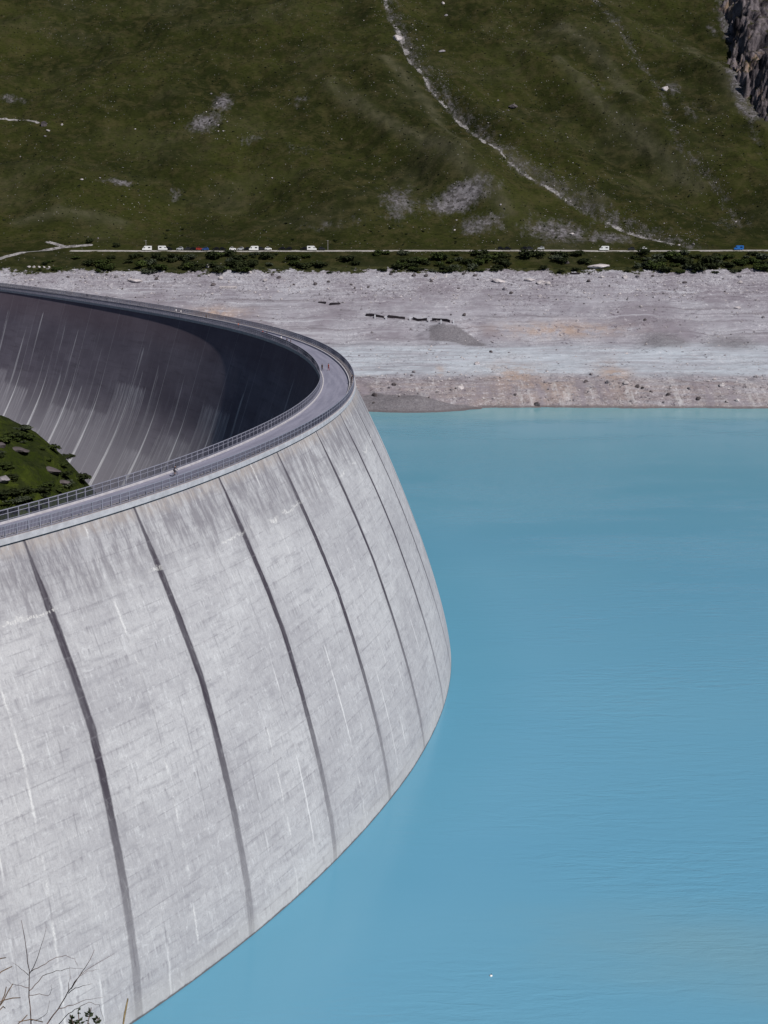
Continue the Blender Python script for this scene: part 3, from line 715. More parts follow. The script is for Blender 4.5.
def in_view(x, y, z=None):
    z = float(height(np.array([x]), np.array([y]))[0]) if z is None else z; zz = z - HC
    fw = y * math.cos(TH) - zz * math.sin(TH); up = y * math.sin(TH) + zz * math.cos(TH)
    px, py = 384 + F_PX * x / fw, 512 - F_PX * up / fw
    return (px, py) if -5 < px < 773 and -5 < py < 1030 else None
n = 0
while n < 48:
    x, y = near_line(gully, 16, True)
    if in_view(x, y): put_rock(x, y, random.choice((.9, 1.2, 1.5, 2.2)), random.choice(('grey', 'pale', 'pale')), 'small loose rock in the stony belt beside the pale gully', 'rocks beside the gully'); n += 1
n = 0
while n < 24:
    x, y = near_line(gully2, 9, False)
    if in_view(x, y): put_rock(x, y, random.choice((1., 1.4, 1.8)), random.choice(('grey', 'pale')), 'small rock in the faint gully on the right slope', 'rocks in the right gully'); n += 1
n = 0
while n < 42:
    px, py = random.choice(((random.uniform(0, 200), random.uniform(105, 240)), (random.uniform(150, 380), random.uniform(5, 235)), (random.uniform(500, 768), random.uniform(20, 240)), (random.uniform(470, 640), random.uniform(205, 246))))
    x, y = hit(px, py); put_rock(x, y, random.choice((.8, 1.0, 1.3, 1.8)), random.choice(('grey', 'pale')), 'small pale rock scattered on the open green slope', 'rocks on the green slope'); n += 1
n = 0
while n < 20:
    px = random.gauss(*random.choice(((458, 26), (206, 14)))); py = random.gauss(204, 14) if px > 330 else random.gauss(118, 12)
    x, y = hit(px, py); put_rock(x, y, random.choice((1., 1.5, 2.0)), random.choice(('grey', 'pale')), 'rock lying in a grey scree patch on the slope', 'rocks in the scree patches'); n += 1
n = 0
while n < 125:
    px, py = (random.uniform(60, 768), 273 + abs(random.gauss(0, 9))) if n < 70 else (random.uniform(370, 768), random.uniform(375, 406)) if n < 105 else (random.uniform(330, 768), random.uniform(296, 375))
    x, y = hit(px, py)
    if y > 1108: continue
    put_rock(x, y, random.choice((1.4, 1.9, 2.6, 3.6)), random.choice(('grey', 'pale', 'dark', 'dark')), ('rock in the stony belt along the top of the bank' if n < 70 else 'rock on the steep lower bank above the water' if n < 105 else 'rock on the flat middle of the drained bank'), ('rocks along the bank top' if n < 70 else 'rocks on the lower bank' if n < 105 else 'rocks on the middle bank')); n += 1
# uncountable small stones: one object for the slope, one for the bank
def stones(name, pts, mat, label):
    O = np.array([(1, 0, 0), (-1, 0, 0), (0, 1, 0), (0, -1, 0), (0, 0, 1), (0, 0, -1)], float)
    Fo = np.array([(0, 2, 4), (2, 1, 4), (1, 3, 4), (3, 0, 4), (2, 0, 5), (1, 2, 5), (3, 1, 5), (0, 3, 5)])
    V = []; Fs = []
    for k, (x, y, z, s) in enumerate(pts):
        a = rng.uniform(0, 6.28); c, si = math.cos(a), math.sin(a); q = O * (s * rng.uniform(.7, 1.3), s * rng.uniform(.6, 1.1), s * rng.uniform(.45, .9)) + rng.normal(0, .12 * s, O.shape)
        V.append(np.stack([q[:, 0] * c - q[:, 1] * si + x, q[:, 0] * si + q[:, 1] * c + y, q[:, 2] + z], 1)); Fs.append(Fo + 6 * k)
    tag(link(name, mesh_np(name, np.concatenate(V), np.concatenate(Fs), mat, False)), label, kind='stuff')
pts = []
for k in range(2600):
    r_ = random.random()
    if r_ < .42: x, y = near_line(gully, 15, True)
    elif r_ < .55: x, y = near_line(gully2, 9, False)
    else:
        x = random.uniform(-420, 430); y = random.uniform(1165, 1600)
        if fbm(np.array([x / 60.]), np.array([y / 60.]), 2)[0] < random.uniform(-.1, .5): continue
    pts.append((x, y, .05, random.uniform(.2, .55)))
pa = np.array(pts); pa[:, 2] = height(pa[:, 0], pa[:, 1]) + .1
stones('slope_stones', pa, M['rock'], 'small stones strewn over the green mountainside')
pts = []
for k in range(9000):
    x = random.uniform(-330, 330); y = random.choice((random.uniform(1060, 1106), random.uniform(880, 925), random.uniform(880, 1106)))
    if fbm(np.array([x / 25.]), np.array([y / 14.]), 2)[0] < random.uniform(-.35, .35): continue
    pts.append((x, y + 0, .05, abs(random.gauss(.25, .42)) + .14))
pa = np.array(pts); pa[:, 1] += shift(pa[:, 0]); pa[:, 2] = height(pa[:, 0], pa[:, 1]) + .05; h = len(pa) // 2
stones('bank_gravel', pa[:h], M['rock'], 'grey stones strewn over the drained bank'); stones('bank_rubble', pa[h:], M['rockpale'], 'pale stones strewn over the drained bank')

M['tuss'] = speckled('tussock_grass', (.011, .014, .0035), .5, 1.5, bump=.3); M['tussdry'] = speckled('dry_tussock_grass', (.055, .052, .022), .4, 1.5, bump=.3)
for nm, mt, cnt, lab in (('dark_tussocks', 'tuss', 9000, 'dark grass tussocks covering the mountainside'), ('dry_tussocks', 'tussdry', 5000, 'dry pale grass tussocks covering the mountainside')):
    x = rng.uniform(-430, 440, cnt * 2); y = 1160 + 470 * rng.random(cnt * 2)**.9
    k = fbm(x / 45. + cnt, y / 30., 3) > rng.uniform(-.5, .45, cnt * 2); x = x[k][:cnt]; y = y[k][:cnt]
    stones(nm, np.stack([x, y, height(x, y) + .05, np.abs(rng.normal(.35, .35, len(x))) + .2], 1), M[mt], lab)
# ------------------------------------------------------------------ bushes
def bush_mesh(name, mat, seed, leaves=420, leaf=.13):
    r = random.Random(seed); V = []; Fs = []; lobes = [(r.uniform(-.55, .55), r.uniform(-.4, .4), r.uniform(.2, .62), r.uniform(.26, .46)) for _ in range(7)]
    for _ in range(leaves):
        lx, ly, lz, lr = r.choice(lobes); d = Vector((r.gauss(0, 1), r.gauss(0, 1), r.gauss(.25, 1))).normalized(); k = lr * r.uniform(.55, 1.12)
        p = Vector((lx, ly, lz)) + d * k
        if p.z < .0: p.z = abs(p.z) * .4
        a = (d + Vector((r.gauss(0, .6), r.gauss(0, .6), r.gauss(.3, .6)))).normalized(); b = a.cross(Vector((r.uniform(-1, 1), r.uniform(-1, 1), .3))).normalized(); c = a.cross(b); s = leaf * r.uniform(.6, 1.3)
        i = len(V); V += [p - b * s, p + c * s * .6, p + b * s, p - c * s * .6]; Fs.append((i, i + 1, i + 2, i + 3))
    # solid inner twigs so that the crown is not see-through
    me = mesh_np(name, np.array(V), np.array(Fs), mat, False); return me
BM = [bush_mesh('bush', M['bush'], i) for i in range(5)]; M['bushgreen'] = foliage('scrub_leaves', (.022, .034, .007), (.05, .066, .016))
BG = [bush_mesh('bush', M['bushgreen'], 70 + i) for i in range(3)]
BP = [bush_mesh('bush', M['bushpale'], 40 + i) for i in range(2)]
def put_bush(x, y, w, h_, label, group, hf=height, lib=None):
    o = link('bush', random.choice(lib or BM)); o.scale = (w, w * .9, h_); o.rotation_euler = (0, 0, random.uniform(0, 6.28))
    o.location = (x, y, float(hf(np.array([x]), np.array([y]))[0]) - .1); return tag(o, label, 'bush', group)
zones = [(92, 112, 8, 'dark bush left of the parked vehicles below the track end'), (128, 172, 22, 'dark bush in the left thicket under the parked vehicles'), (172, 255, 50, 'dark bush in the long thicket under the parked vehicles'),
         (258, 400, 20, 'dark bush on the open strip between road and bank'), (400, 480, 34, 'dark bush in the central thicket below the road'), (482, 566, 18, 'dark bush on the strip left of the long slab boulder'),
         (556, 590, 9, 'dark bush crowding around the long slab boulder'), (626, 700, 42, 'dark bush in the right thicket below the road'), (700, 768, 32, 'dark bush near the right edge below the road'), (10, 90, 8, 'dark bush below the white track at left')]
for a, b, k, lab in zones:
    for _ in range(int(k * .85)):
        px = random.uniform(a, b); py = random.uniform(254.5, 273.5); x, y = hit(px, py)
        w = random.choice((random.uniform(3.0, 6.), random.uniform(6., 10.5))); put_bush(x, y, w, w * random.uniform(.38, .62), lab, 'bushes: ' + lab[5:], lib=BP if random.random() < .1 else BG if random.random() < .3 else None)
for k in range(16):
    px = random.uniform(150, 470) ; py = random.uniform(228, 246); x, y = hit(px, py); w = random.uniform(1.4, 2.8)
    put_bush(x, y, w, w * .6, 'small dark bush on the grass just above the road', 'small bushes above the road')
put_bush(*hit(90, 243), 5, 4, 'round dark bush at the end of the white track', None); put_bush(*hit(117, 247), 4.5, 3.6, 'round dark bush where the road starts at left', None)
put_bush(*hit(716, 263), 6, 4, 'grey-green bush among dark ones near the right edge', None, lib=BP)
# mound below the dam
def vhit(px, py):
    u, v, w = ray(px, py); Y = np.arange(330, 800, .5); t = Y / v; Z = HC + w * t; k = np.nonzero(valley_h(u * t, Y) >= Z)[0]
    return (float(u * t[k[0]]), float(Y[k[0]])) if len(k) else None
for k in range(80):
    px = random.uniform(0, 90); py = random.uniform(424, 512); p = vhit(px, py)
    if not p: continue
    if 452 < py < 486 and random.random() < .85 and 8 < px < 38: continue
    w = random.uniform(2.2, 5.4); put_bush(*p, w, w * random.uniform(.26, .42), 'low dark shrub growing on the green mound behind the railing', 'shrubs on the green mound', hf=valley_h, lib=(BM if random.random() < .35 else BG if random.random() < .75 else BP))
for px, py, sz, tone, lab, st in ((18, 451, 6, 'dark', 'brown rock outcrop near the top of the green mound', (1.6, .9, .4)), (3, 483, 4.5, 'grey', 'greyish boulder at the left edge of the green mound', (1.2, .9, .7)), (52, 472, 5, 'dark', 'dark mauve rock ledge running down the right side of the mound', (1.5, .8, .5)), (2, 447, 3, 'dark', 'small dark rock left of the brown outcrop on the mound', (1, .9, .8)), (63, 483, 4, 'dark', 'dark rock below the mauve ledge on the mound', (1.5, .8, .5))):
    p = vhit(px, py)
    if p: put_rock(*p, sz, tone, lab, None, hf=valley_h, stretch=st)

# ------------------------------------------------------------------ vehicles on the lakeside road
def paint(name, c): return speckled(name, c, .05, .5, rough=.4, spec=.15 if max(c) < .1 else .5, bump=0)
PT = {'white': paint('white_paint', (.78, .78, .78)), 'black': paint('black_paint', (.007, .007, .009)), 'grey': paint('dark_grey_paint', (.028, .029, .034)), 'blue': paint('blue_paint', (.03, .08, .26)), 'red': paint('red_paint', (.30, .03, .02)), 'bright blue': paint('bright_blue_paint', (.02, .14, .45)), 'silver': paint('silver_paint', (.42, .43, .45))}
M['glass'] = speckled('car_glass', (.012, .013, .016), .1, 1, rough=.2, spec=.25, bump=0); M['tyre'] = speckled('tyre_rubber', (.02, .02, .02), .2, 4)
wb = MB(); wb.tube([(0, -.12, 0), (0, .12, 0)], .34, 12); WHEEL = wb.mesh('wheel', M['tyre'], True)
def car_meshes(color, van):
    b = MB(); g = MB()
    if van:
        b.prism([(-3.2, .35), (3.2, .35), (3.2, 1.25), (2.55, 1.45), (2.0, 2.35), (1.5, 2.85), (-3.1, 2.85), (-3.2, 2.7)], -1.08, 1.08)
        g.prism([(2.56, 1.5), (2.05, 2.3), (1.98, 2.3), (2.45, 1.5)], -.95, .95); g.prism([(1.2, 1.5), (2.2, 1.5), (1.85, 2.15), (1.2, 2.15)], -1.1, 1.1); g.prism([(-2.4, 1.5), (-.8, 1.5), (-.8, 2.2), (-2.4, 2.2)], -1.1, 1.1)
    else:
        b.prism([(-2.1, .3), (2.1, .3), (2.15, .75), (1.9, .92), (.95, 1.0), (.25, 1.48), (-1.15, 1.52), (-1.85, 1.08), (-2.1, .98)], -.88, .88)
        g.prism([(.78, 1.03), (.22, 1.42), (-.42, 1.44), (-.42, 1.03)], -.9, .9); g.prism([(-.5, 1.03), (-.5, 1.44), (-1.12, 1.46), (-1.65, 1.05)], -.9, .9); g.prism([(.98, 1.02), (.3, 1.5), (.22, 1.46), (.85, 1.02)], -.78, .78)
    return b.mesh('body', PT[color], False, .05), g.mesh('windows', M['glass'])
CM = {}
def put_vehicle(px, color, van, label, rz=0.0, dy=1.2):
    key = (color, van)
    if key not in CM: CM[key] = car_meshes(*key)
    u, v, w = ray(px, 250.5); Y = 1150. + dy; x = u * Y / v; Y += float(shift(np.array([x]))[0])
    r = empty('camper_van' if van else 'parked_car', (x, Y, 81.74 + float(zroad(np.array([x]))[0])), rz); r.scale = (1.12, 1.12, 1.2); tag(r, label, 'van' if van else 'car', 'vehicles parked along the lakeside road')
    link('body', CM[key][0], r); link('windows', CM[key][1], r)
    if not van: r.scale = (1.2, 1.2, 1.8)
    ax = 2.0 if van else 1.3
    for sx in (-ax, ax):
        for sy in (-.85, .85): q = link('wheel', WHEEL, r); q.location = (sx, sy * (1.08 if van else .93), .34)
VEH = [(147, 'white', True, 'white camper van first in the parked row, beside the road start'), (163, 'white', True, 'white camper van second from the left in the parked row'), (169, 'black', False, 'black car right behind the second white camper van at left'),
       (180, 'silver', False, 'silver car third in from the left white camper vans'), (187.5, 'grey', False, 'dark grey car before the black car, left half of the row'), (194, 'black', False, 'black car just left of the small red car'), (199.5, 'red', False, 'small red car beside the blue car'), (205.5, 'blue', False, 'blue car parked right of the small red car'),
       (216, 'black', False, 'black car standing in the gap right of the blue car'), (223, 'black', False, 'second black car right of the blue car'), (233, 'white', False, 'white car in front of a dark one in the middle of the row'), (241, 'silver', False, 'silver car right of the lone white car'), (247, 'black', False, 'black car left of the white van with raised roof'),
       (254, 'white', True, 'white camper van in the middle of the row'), (261.5, 'grey', False, 'grey car between two white vehicles'), (268.5, 'white', False, 'white car standing end on at the middle gap'), (282, 'black', False, 'black car, left one of an isolated pair'), (289, 'black', False, 'black car, right one of an isolated pair'),
       (304, 'black', False, 'black car tight against the last white camper van'), (312, 'white', True, 'white camper van at the right end of the long row'), (322, 'grey', False, 'dark grey car last of the long row'), (501, 'black', False, 'black car, left of a pair in the middle of the far road'), (508, 'black', False, 'black car, right of a pair in the middle of the far road'),
       (524, 'black', False, 'black car left of the small dark trio'), (530, 'grey', False, 'dark grey car in the small dark trio'), (541, 'silver', False, 'silver car right of the small dark trio'), (604, 'white', True, 'white camper van below the end of the gully fan'), (631, 'grey', False, 'dark grey car left of a white one near the right thicket'), (643, 'white', False, 'white car by the right thicket'),
       (738, 'bright blue', True, 'bright blue van alone on the road at right')]
for px, c, v, lab in VEH: put_vehicle(px, c, v, lab, random.choice((0, math.pi)) + random.uniform(-.05, .05), -.9 if px in (205.5, 604, 738) else random.uniform(.6, 1.6))

# utility poles
for px, lab in ((328, 'thin pale pole just right of the parked row'), (146, 'thin pale pole behind the first camper van')):
    u, v, w = ray(px, 249); Y = 1154.5; x = u * Y / v; Y += float(shift(np.array([x]))[0])
    e = empty('utility_pole', (x, Y, 81.2)); tag(e, lab, 'pole'); m = MB(); m.tube([(0, 0, 0), (0, 0, 4), (0, 0, 8)], [.16, .14, .11], 8); link('mast', m.mesh('mast', M['roadpale']), e)
    m = MB(); m.box((0, 0, 7.6), (1.6, .12, .12)); m.box((-.7, 0, 7.75), (.08, .08, .18)); m.box((.7, 0, 7.75), (.08, .08, .18)); link('crossarm', m.mesh('crossarm', M['roadpale']), e)

# small dark hut and white block on the left slope
x, y = hit(44, 126); zz = float(height(np.array([x]), np.array([y]))[0]); hut = empty('hut', (x, y, zz - .6), .2); tag(hut, 'tiny dark hut beside the upper path on the left slope', 'hut')
m = MB(); m.box((0, 0, 1.7), (5, 4, 3.4)); link('wall', m.mesh('wall', M['rockdark']), hut)
m = MB(); m.prism([(-2.9, 3.4), (2.9, 3.4), (0, 5.0)], -2.4, 2.4); link('roof', m.mesh('roof', M['rockdark']), hut)

# ------------------------------------------------------------------ old gallery wall and slabs on the bank
M['darkstone_shade'] = speckled('dark_masonry_painted_shade', (.028, .022, .028), .4, .8, bump=.8)  # near-black stone; on the gallery panels it paints the openings' shade
gal = [((366, 316.5), (384, 318.5)), ((388, 318.3), (405, 319.5)), ((413, 319.8), (427, 321.2)), ((432, 321), (450, 323.3))]
gx, gy = hit(*gal[1][0]); ge = empty('ruined_gallery_wall', (gx, gy, float(height(np.array([gx]), np.array([gy]))[0]))); tag(ge, 'row of four dark openings of a ruined wall on the drained bank', 'wall')
ox = Vector(ge.location)
for k, (a, b) in enumerate(gal):
    A, B = hit(*a), hit(*b); m = MB(); nseg = 6; top = []; 
    for i in range(nseg + 1):
        t = i / nseg; x = A[0] + (B[0] - A[0]) * t; y = A[1] + (B[1] - A[1]) * t; z = float(height(np.array([x]), np.array([y]))[0]); hh = 1.75 + .25 * math.sin(5 * t + k)
        top.append((x - ox.x, y - ox.y, z - ox.z, hh))
    V = []; Fs = []
    for x, y, z, hh in top: V += [(x, y, z - 1.5), (x, y, z + hh), (x, y + 1.6, z + hh), (x, y + 1.6, z - 1.5)]
    for i in range(nseg):
        for j in range(4): Fs.append((4 * i + j, 4 * i + (j + 1) % 4, 4 * i + 4 + (j + 1) % 4, 4 * i + 4 + j))
    Fs += [(0, 1, 2, 3), (4 * nseg, 4 * nseg + 3, 4 * nseg + 2, 4 * nseg + 1)]
    m.add(V, Fs); link('shade_panel', m.mesh('shade_panel', M['darkstone_shade']), ge)
for px, py in ((386, 319), (375, 318), (429, 321.5), (410, 320), (441, 323), (453.5, 323)):
    x, y = hit(px, py); z = float(height(np.array([x]), np.array([y]))[0]); m = MB(); m.box((x - ox.x, y - ox.y - .9, z - ox.z + .6), (1.0, 1.0, 3.4), taper=.8); link('pier', m.mesh('pier', M['fascia']), ge)
def slab(px, py, size, label, mat='rockpale', rz=0.0, name='concrete_slab'):
    x, y = hit(px, py); z = float(height(np.array([x]), np.array([y]))[0]); m = MB(); m.box((0, 0, 0), size, taper=.94); o = link(name, m.mesh(name, M[mat], False, min(size) * .15)); o.location = (x, y, z + size[2] * .2); o.rotation_euler = (R(12), 0, rz); return tag(o, label, 'slab')
slab(228, 288, (13, 3, 1.5), 'long white concrete slab lying on the upper bank'); slab(335, 304.5, (8, 2, 1.6), 'dark broken slab left of the ruined wall', 'darkstone_shade', .1, 'stone_slab')
slab(322, 303, (6, 2, .9), 'thin dark slab at the end of the broken slab', 'darkstone_shade', -.1, 'stone_slab'); slab(575, 274, (7, 2, 1.2), 'dark ledge slab at the top of the bank under the bushes', 'darkstone_shade', 0, 'stone_slab')
for k, px in enumerate((29, 34, 39, 44, 49)):
    x, y = hit(px, 267.5); put_rock(x, y, 2.6 - .2 * k, 'pale', 'white block in the short row of blocks below the track', 'row of white blocks below the track', stretch=(1.2, .8, .9))

# ------------------------------------------------------------------ people on the dam crest
CL = {}
def cloth(c):
    if c not in CL: CL[c] = speckled('fabric', c, .12, 9, rough=.9, bump=.1)
    return CL[c]
M['skin'] = speckled('skin', (.42, .26, .19), .08, 9, rough=.6, bump=0); M['hair'] = speckled('hair', (.025, .018, .014), .2, 9, bump=.1)
def body_mesh(stride, lean, shirt, trousers, arm):
    J = {'pelvis': (0, 0, .95), 'waist': (0, .01, 1.1), 'chest': (0, .02 + lean, 1.32), 'neckb': (0, .03 + lean * 1.3, 1.47), 'neck': (0, .04 + lean * 1.4, 1.54), 'head': (0, .055 + lean * 1.5, 1.63), 'crown': (0, .05 + lean * 1.5, 1.735)}
    Rr = {'pelvis': (.155, .12), 'waist': (.135, .105), 'chest': (.165, .12), 'neckb': (.085, .07), 'neck': (.055, .055), 'head': (.082, .098), 'crown': (.06, .07)}
    E = [('pelvis', 'waist'), ('waist', 'chest'), ('chest', 'neckb'), ('neckb', 'neck'), ('neck', 'head'), ('head', 'crown')]
    for sgn, n in ((-1, 'l'), (1, 'r')):
        st = stride * sgn
        for nm, p, r in (('hip', (.1 * sgn, 0, .88), (.1, .1)), ('knee', (.11 * sgn, .13 * st + .03, .49), (.066, .066)), ('ankle', (.11 * sgn, .27 * st - .04, .09), (.043, .045)), ('toe', (.13 * sgn, .27 * st + .13, .04), (.045, .035)),
                         ('shoulder', (.19 * sgn, .02 + lean, 1.42), (.065, .06)), ('elbow', (.25 * sgn, -.12 * st + lean + .02, 1.15), (.045, .045)), ('wrist', (.24 * sgn, -.2 * st + lean + arm, .93 + arm * .5), (.031, .031)), ('hand', (.235 * sgn, -.22 * st + lean + arm * 1.25 + .02, .83 + arm * .6), (.036, .026))):
            J[nm + n] = p; Rr[nm + n] = r
        E += [('pelvis', 'hip' + n), ('hip' + n, 'knee' + n), ('knee' + n, 'ankle' + n), ('ankle' + n, 'toe' + n), ('neckb', 'shoulder' + n), ('shoulder' + n, 'elbow' + n), ('elbow' + n, 'wrist' + n), ('wrist' + n, 'hand' + n)]
    names = list(J); me = bpy.data.meshes.new('tmp'); me.from_pydata([J[k] for k in names], [(names.index(a), names.index(b)) for a, b in E], [])
    o = bpy.data.objects.new('tmp', me); COL.objects.link(o); o.modifiers.new('skin', 'SKIN'); sub = o.modifiers.new('s', 'SUBSURF'); sub.levels = 1; sub.render_levels = 1
    for i, k in enumerate(names): me.skin_vertices[0].data[i].radius = Rr[k]
    me.skin_vertices[0].data[0].use_root = True
    dg = bpy.context.evaluated_depsgraph_get(); dg.update(); res = bpy.data.meshes.new_from_object(o.evaluated_get(dg)); bpy.data.objects.remove(o)
    res.materials.clear()
    for m in (cloth(shirt), cloth(trousers), M['skin'], cloth((.03, .03, .03))): res.materials.append(m)
    for p in res.polygons:
        c = p.center; p.use_smooth = True
        p.material_index = 3 if c.z < .1 else 1 if c.z < .98 and abs(c.x) < .2 else 2 if (c.z > 1.5 or (abs(c.x) > .2 and c.z < 1.18)) else 0
        if trousers[0] > .3 and c.z < .5 and c.z > .1: p.material_index = 2
    return res
def hair_mesh(lean, mat):
    bm = bmesh.new(); bmesh.ops.create_icosphere(bm, subdivisions=2, radius=.112); 
    for v in list(bm.verts):
        v.co.z *= 1.1; v.co.y *= 1.1
    bmesh.ops.delete(bm, geom=[v for v in bm.verts if v.co.z < .0 and v.co.y > -.02 or v.co.z < -.07], context='VERTS')
    bmesh.ops.translate(bm, verts=bm.verts, vec=(0, .04 + lean * 1.5, 1.67)); me = bpy.data.meshes.new('hair'); bm.to_mesh(me); bm.free(); me.materials.append(mat); return me
def person(px, py, face, shirt, trousers, label, stride=.6, lean=0.0, arm=.04, hat=None, zlev=74.53):
    p = at_level(px, py, zlev); r = empty('person', p, face); r.scale = (1.25, 1.25, 1.25); tag(r, label, 'person')
    link('body', body_mesh(stride, lean, shirt, trousers, arm), r); link('hair' if not hat else 'cap', hair_mesh(lean, cloth(hat) if hat else M['hair']), r); return r
W_, K_, Rd = (.72, .72, .74), (.02, .02, .026), (.36, .05, .045)
person(322.2, 371.2, 2.6, K_, K_, 'person in black walking left on the crest road at the bend')
person(328.6, 370.6, 2.4, Rd, (.30, .05, .05), 'person in red walking beside the one in black at the bend')
person(281.3, 341.6, 1.1, W_, (.45, .42, .4), 'person in a white top on the far crest road', .5)
person(287.0, 343.8, 1.2, K_, K_, 'person in dark clothes right behind the one in white', .4); person(290.6, 345.3, -1.8, (.06, .06, .09), K_, 'person in dark blue, last of the trio on the far crest road', .3)
person(262.8, 336.0, 1.0, Rd, K_, 'person in a red top alone ahead of the trio on the crest', .6); person(267, 337.4, 1.0, K_, K_, 'person in dark clothes just behind the red top', .5)
person(238.5, 328.2, 1.0, (.4, .12, .1), K_, 'person in a rusty red top in the middle of the far crest', .5); person(206.3, 319.6, 1.0, K_, K_, 'person in black alone on the far crest', .3)
person(176.2, 313.6, -2.1, W_, (.3, .3, .33), 'person in white on the left of a pair on the far crest', .4); person(181.0, 314.8, -2.1, W_, (.2, .2, .25), 'person in white on the right of a pair on the far crest', .5)
person(87.2, 297.6, .9, K_, K_, 'person in black near the far left end of the crest', .5)
person(351.6, 382.5, -1.5, (.04, .035, .05), K_, 'person in dark clothes leaning at the outer railing of the bend', .15, .08, .12, zlev=75.0)
# cyclist on the near crest road
cp = at_level(175.0, 476.6, 74.53); ang = float(np.interp(s_of(cp.x, cp.y), S, PHI))
bike = empty('bicycle', cp, ang - math.pi / 2); bike.scale = (1.25, 1.25, 1.25); tag(bike, 'dark bicycle ridden along the near crest road', 'bicycle')
def ring(y, r=.34):
    m = MB(); m.tube([(0, y + r * math.cos(t), r + r * math.sin(t)) for t in np.linspace(0, 2 * math.pi, 19)], .022, 6)
    for k in range(8): t = k * math.pi / 4; m.tube([(0, y, r), (0, y + r * math.cos(t), r + r * math.sin(t))], .004, 3)
    return m.mesh('wheel', M['tyre'], True)
link('wheel', ring(-.52), bike); link('wheel', ring(.52), bike)
m = MB()
for a, b in (((0, -.52, .34), (0, -.18, .78)), ((0, -.18, .78), (0, .36, .82)), ((0, -.12, .3), (0, .38, .74)), ((0, -.12, .3), (0, -.22, .9)), ((0, -.52, .34), (0, -.12, .3)), ((0, .52, .34), (0, .36, .95))): m.tube([a, b], .02, 6)
link('frame', m.mesh('frame', cloth(K_)), bike); m = MB(); m.tube([(-.24, .42, 1.0), (0, .37, .97), (.24, .42, 1.0)], .016, 6); link('handlebar', m.mesh('handlebar', M['steel']), bike)
m = MB(); m.box((0, -.24, .92), (.14, .25, .05), taper=.7); link('saddle', m.mesh('saddle', cloth(K_)), bike)
def rider_mesh():
    J = {'pelvis': (0, -.24, 1.02), 'waist': (0, -.14, 1.16), 'chest': (0, .02, 1.34), 'neckb': (0, .12, 1.46), 'neck': (0, .16, 1.52), 'head': (0, .20, 1.60), 'crown': (0, .2, 1.7)}
    Rr = {'pelvis': (.15, .12), 'waist': (.135, .11), 'chest': (.165, .12), 'neckb': (.08, .07), 'neck': (.055, .055), 'head': (.082, .098), 'crown': (.06, .07)}
    E = [('pelvis', 'waist'), ('waist', 'chest'), ('chest', 'neckb'), ('neckb', 'neck'), ('neck', 'head'), ('head', 'crown')]
    for sg, n in ((-1, 'l'), (1, 'r')):
        k = (0, .12, .70) if sg < 0 else (0, .16, .86); f = (0, -.12, .2) if sg < 0 else (0, -.02, .42)
        for nm, p, r in (('hip', (.1 * sg, -.2, .98), (.1, .1)), ('knee', (.1 * sg, k[1], k[2]), (.065, .065)), ('ankle', (.1 * sg, f[1], f[2]), (.043, .043)), ('toe', (.11 * sg, f[1] + .16, f[2] - .05), (.042, .033)), ('shoulder', (.18 * sg, .1, 1.42), (.062, .06)), ('elbow', (.25 * sg, .24, 1.2), (.044, .044)), ('wrist', (.235 * sg, .38, 1.05), (.03, .03)), ('hand', (.235 * sg, .44, 1.02), (.034, .028))): J[nm + n] = p; Rr[nm + n] = r
        E += [('pelvis', 'hip' + n), ('hip' + n, 'knee' + n), ('knee' + n, 'ankle' + n), ('ankle' + n, 'toe' + n), ('neckb', 'shoulder' + n), ('shoulder' + n, 'elbow' + n), ('elbow' + n, 'wrist' + n), ('wrist' + n, 'hand' + n)]
    names = list(J); me = bpy.data.meshes.new('tmp'); me.from_pydata([J[k] for k in names], [(names.index(a), names.index(b)) for a, b in E], [])
    o = bpy.data.objects.new('tmp', me); COL.objects.link(o); o.modifiers.new('skin', 'SKIN'); sb = o.modifiers.new('s', 'SUBSURF'); sb.levels = 1; sb.render_levels = 1
    for i, k in enumerate(names): me.skin_vertices[0].data[i].radius = Rr[k]
    dg = bpy.context.evaluated_depsgraph_get(); dg.update(); res = bpy.data.meshes.new_from_object(o.evaluated_get(dg)); bpy.data.objects.remove(o); res.materials.clear()
    for m_ in (cloth((.045, .04, .055)), cloth(K_), M['skin']): res.materials.append(m_)
    for p in res.polygons:
        c = p.center; p.use_smooth = True; p.material_index = 2 if c.z > 1.5 or (c.z < .6 and c.z > .45) else 1 if c.z < 1.05 and abs(c.x) < .2 else 0
    return res
rd = empty('person', cp, ang - math.pi / 2); rd.scale = (1.25, 1.25, 1.25); tag(rd, 'cyclist in dark clothes and helmet riding along the near crest road', 'person')
link('body', rider_mesh(), rd); hm = link('helmet', hair_mesh(0, cloth(K_)), rd); hm.location = (0, .15, -.02)

# ------------------------------------------------------------------ buoy on the lake
bp = at_level(491, 976, 0); bu = empty('buoy', bp); bu.scale = (.5, .5, .5); tag(bu, 'tiny white and dark buoy floating on the lake near the bottom', 'buoy')
m = MB(); m.tube([(0, 0, -.3), (0, 0, -.1), (0, 0, .25), (0, 0, .42)], [.3, .5, .5, .2], 12); link('float', m.mesh('float', PT['white'], True), bu)
m = MB(); m.tube([(0, 0, .4), (.05, 0, .75), (.1, 0, 1.0)], [.12, .1, .06], 8); link('mast', m.mesh('mast', PT['black'], True), bu)

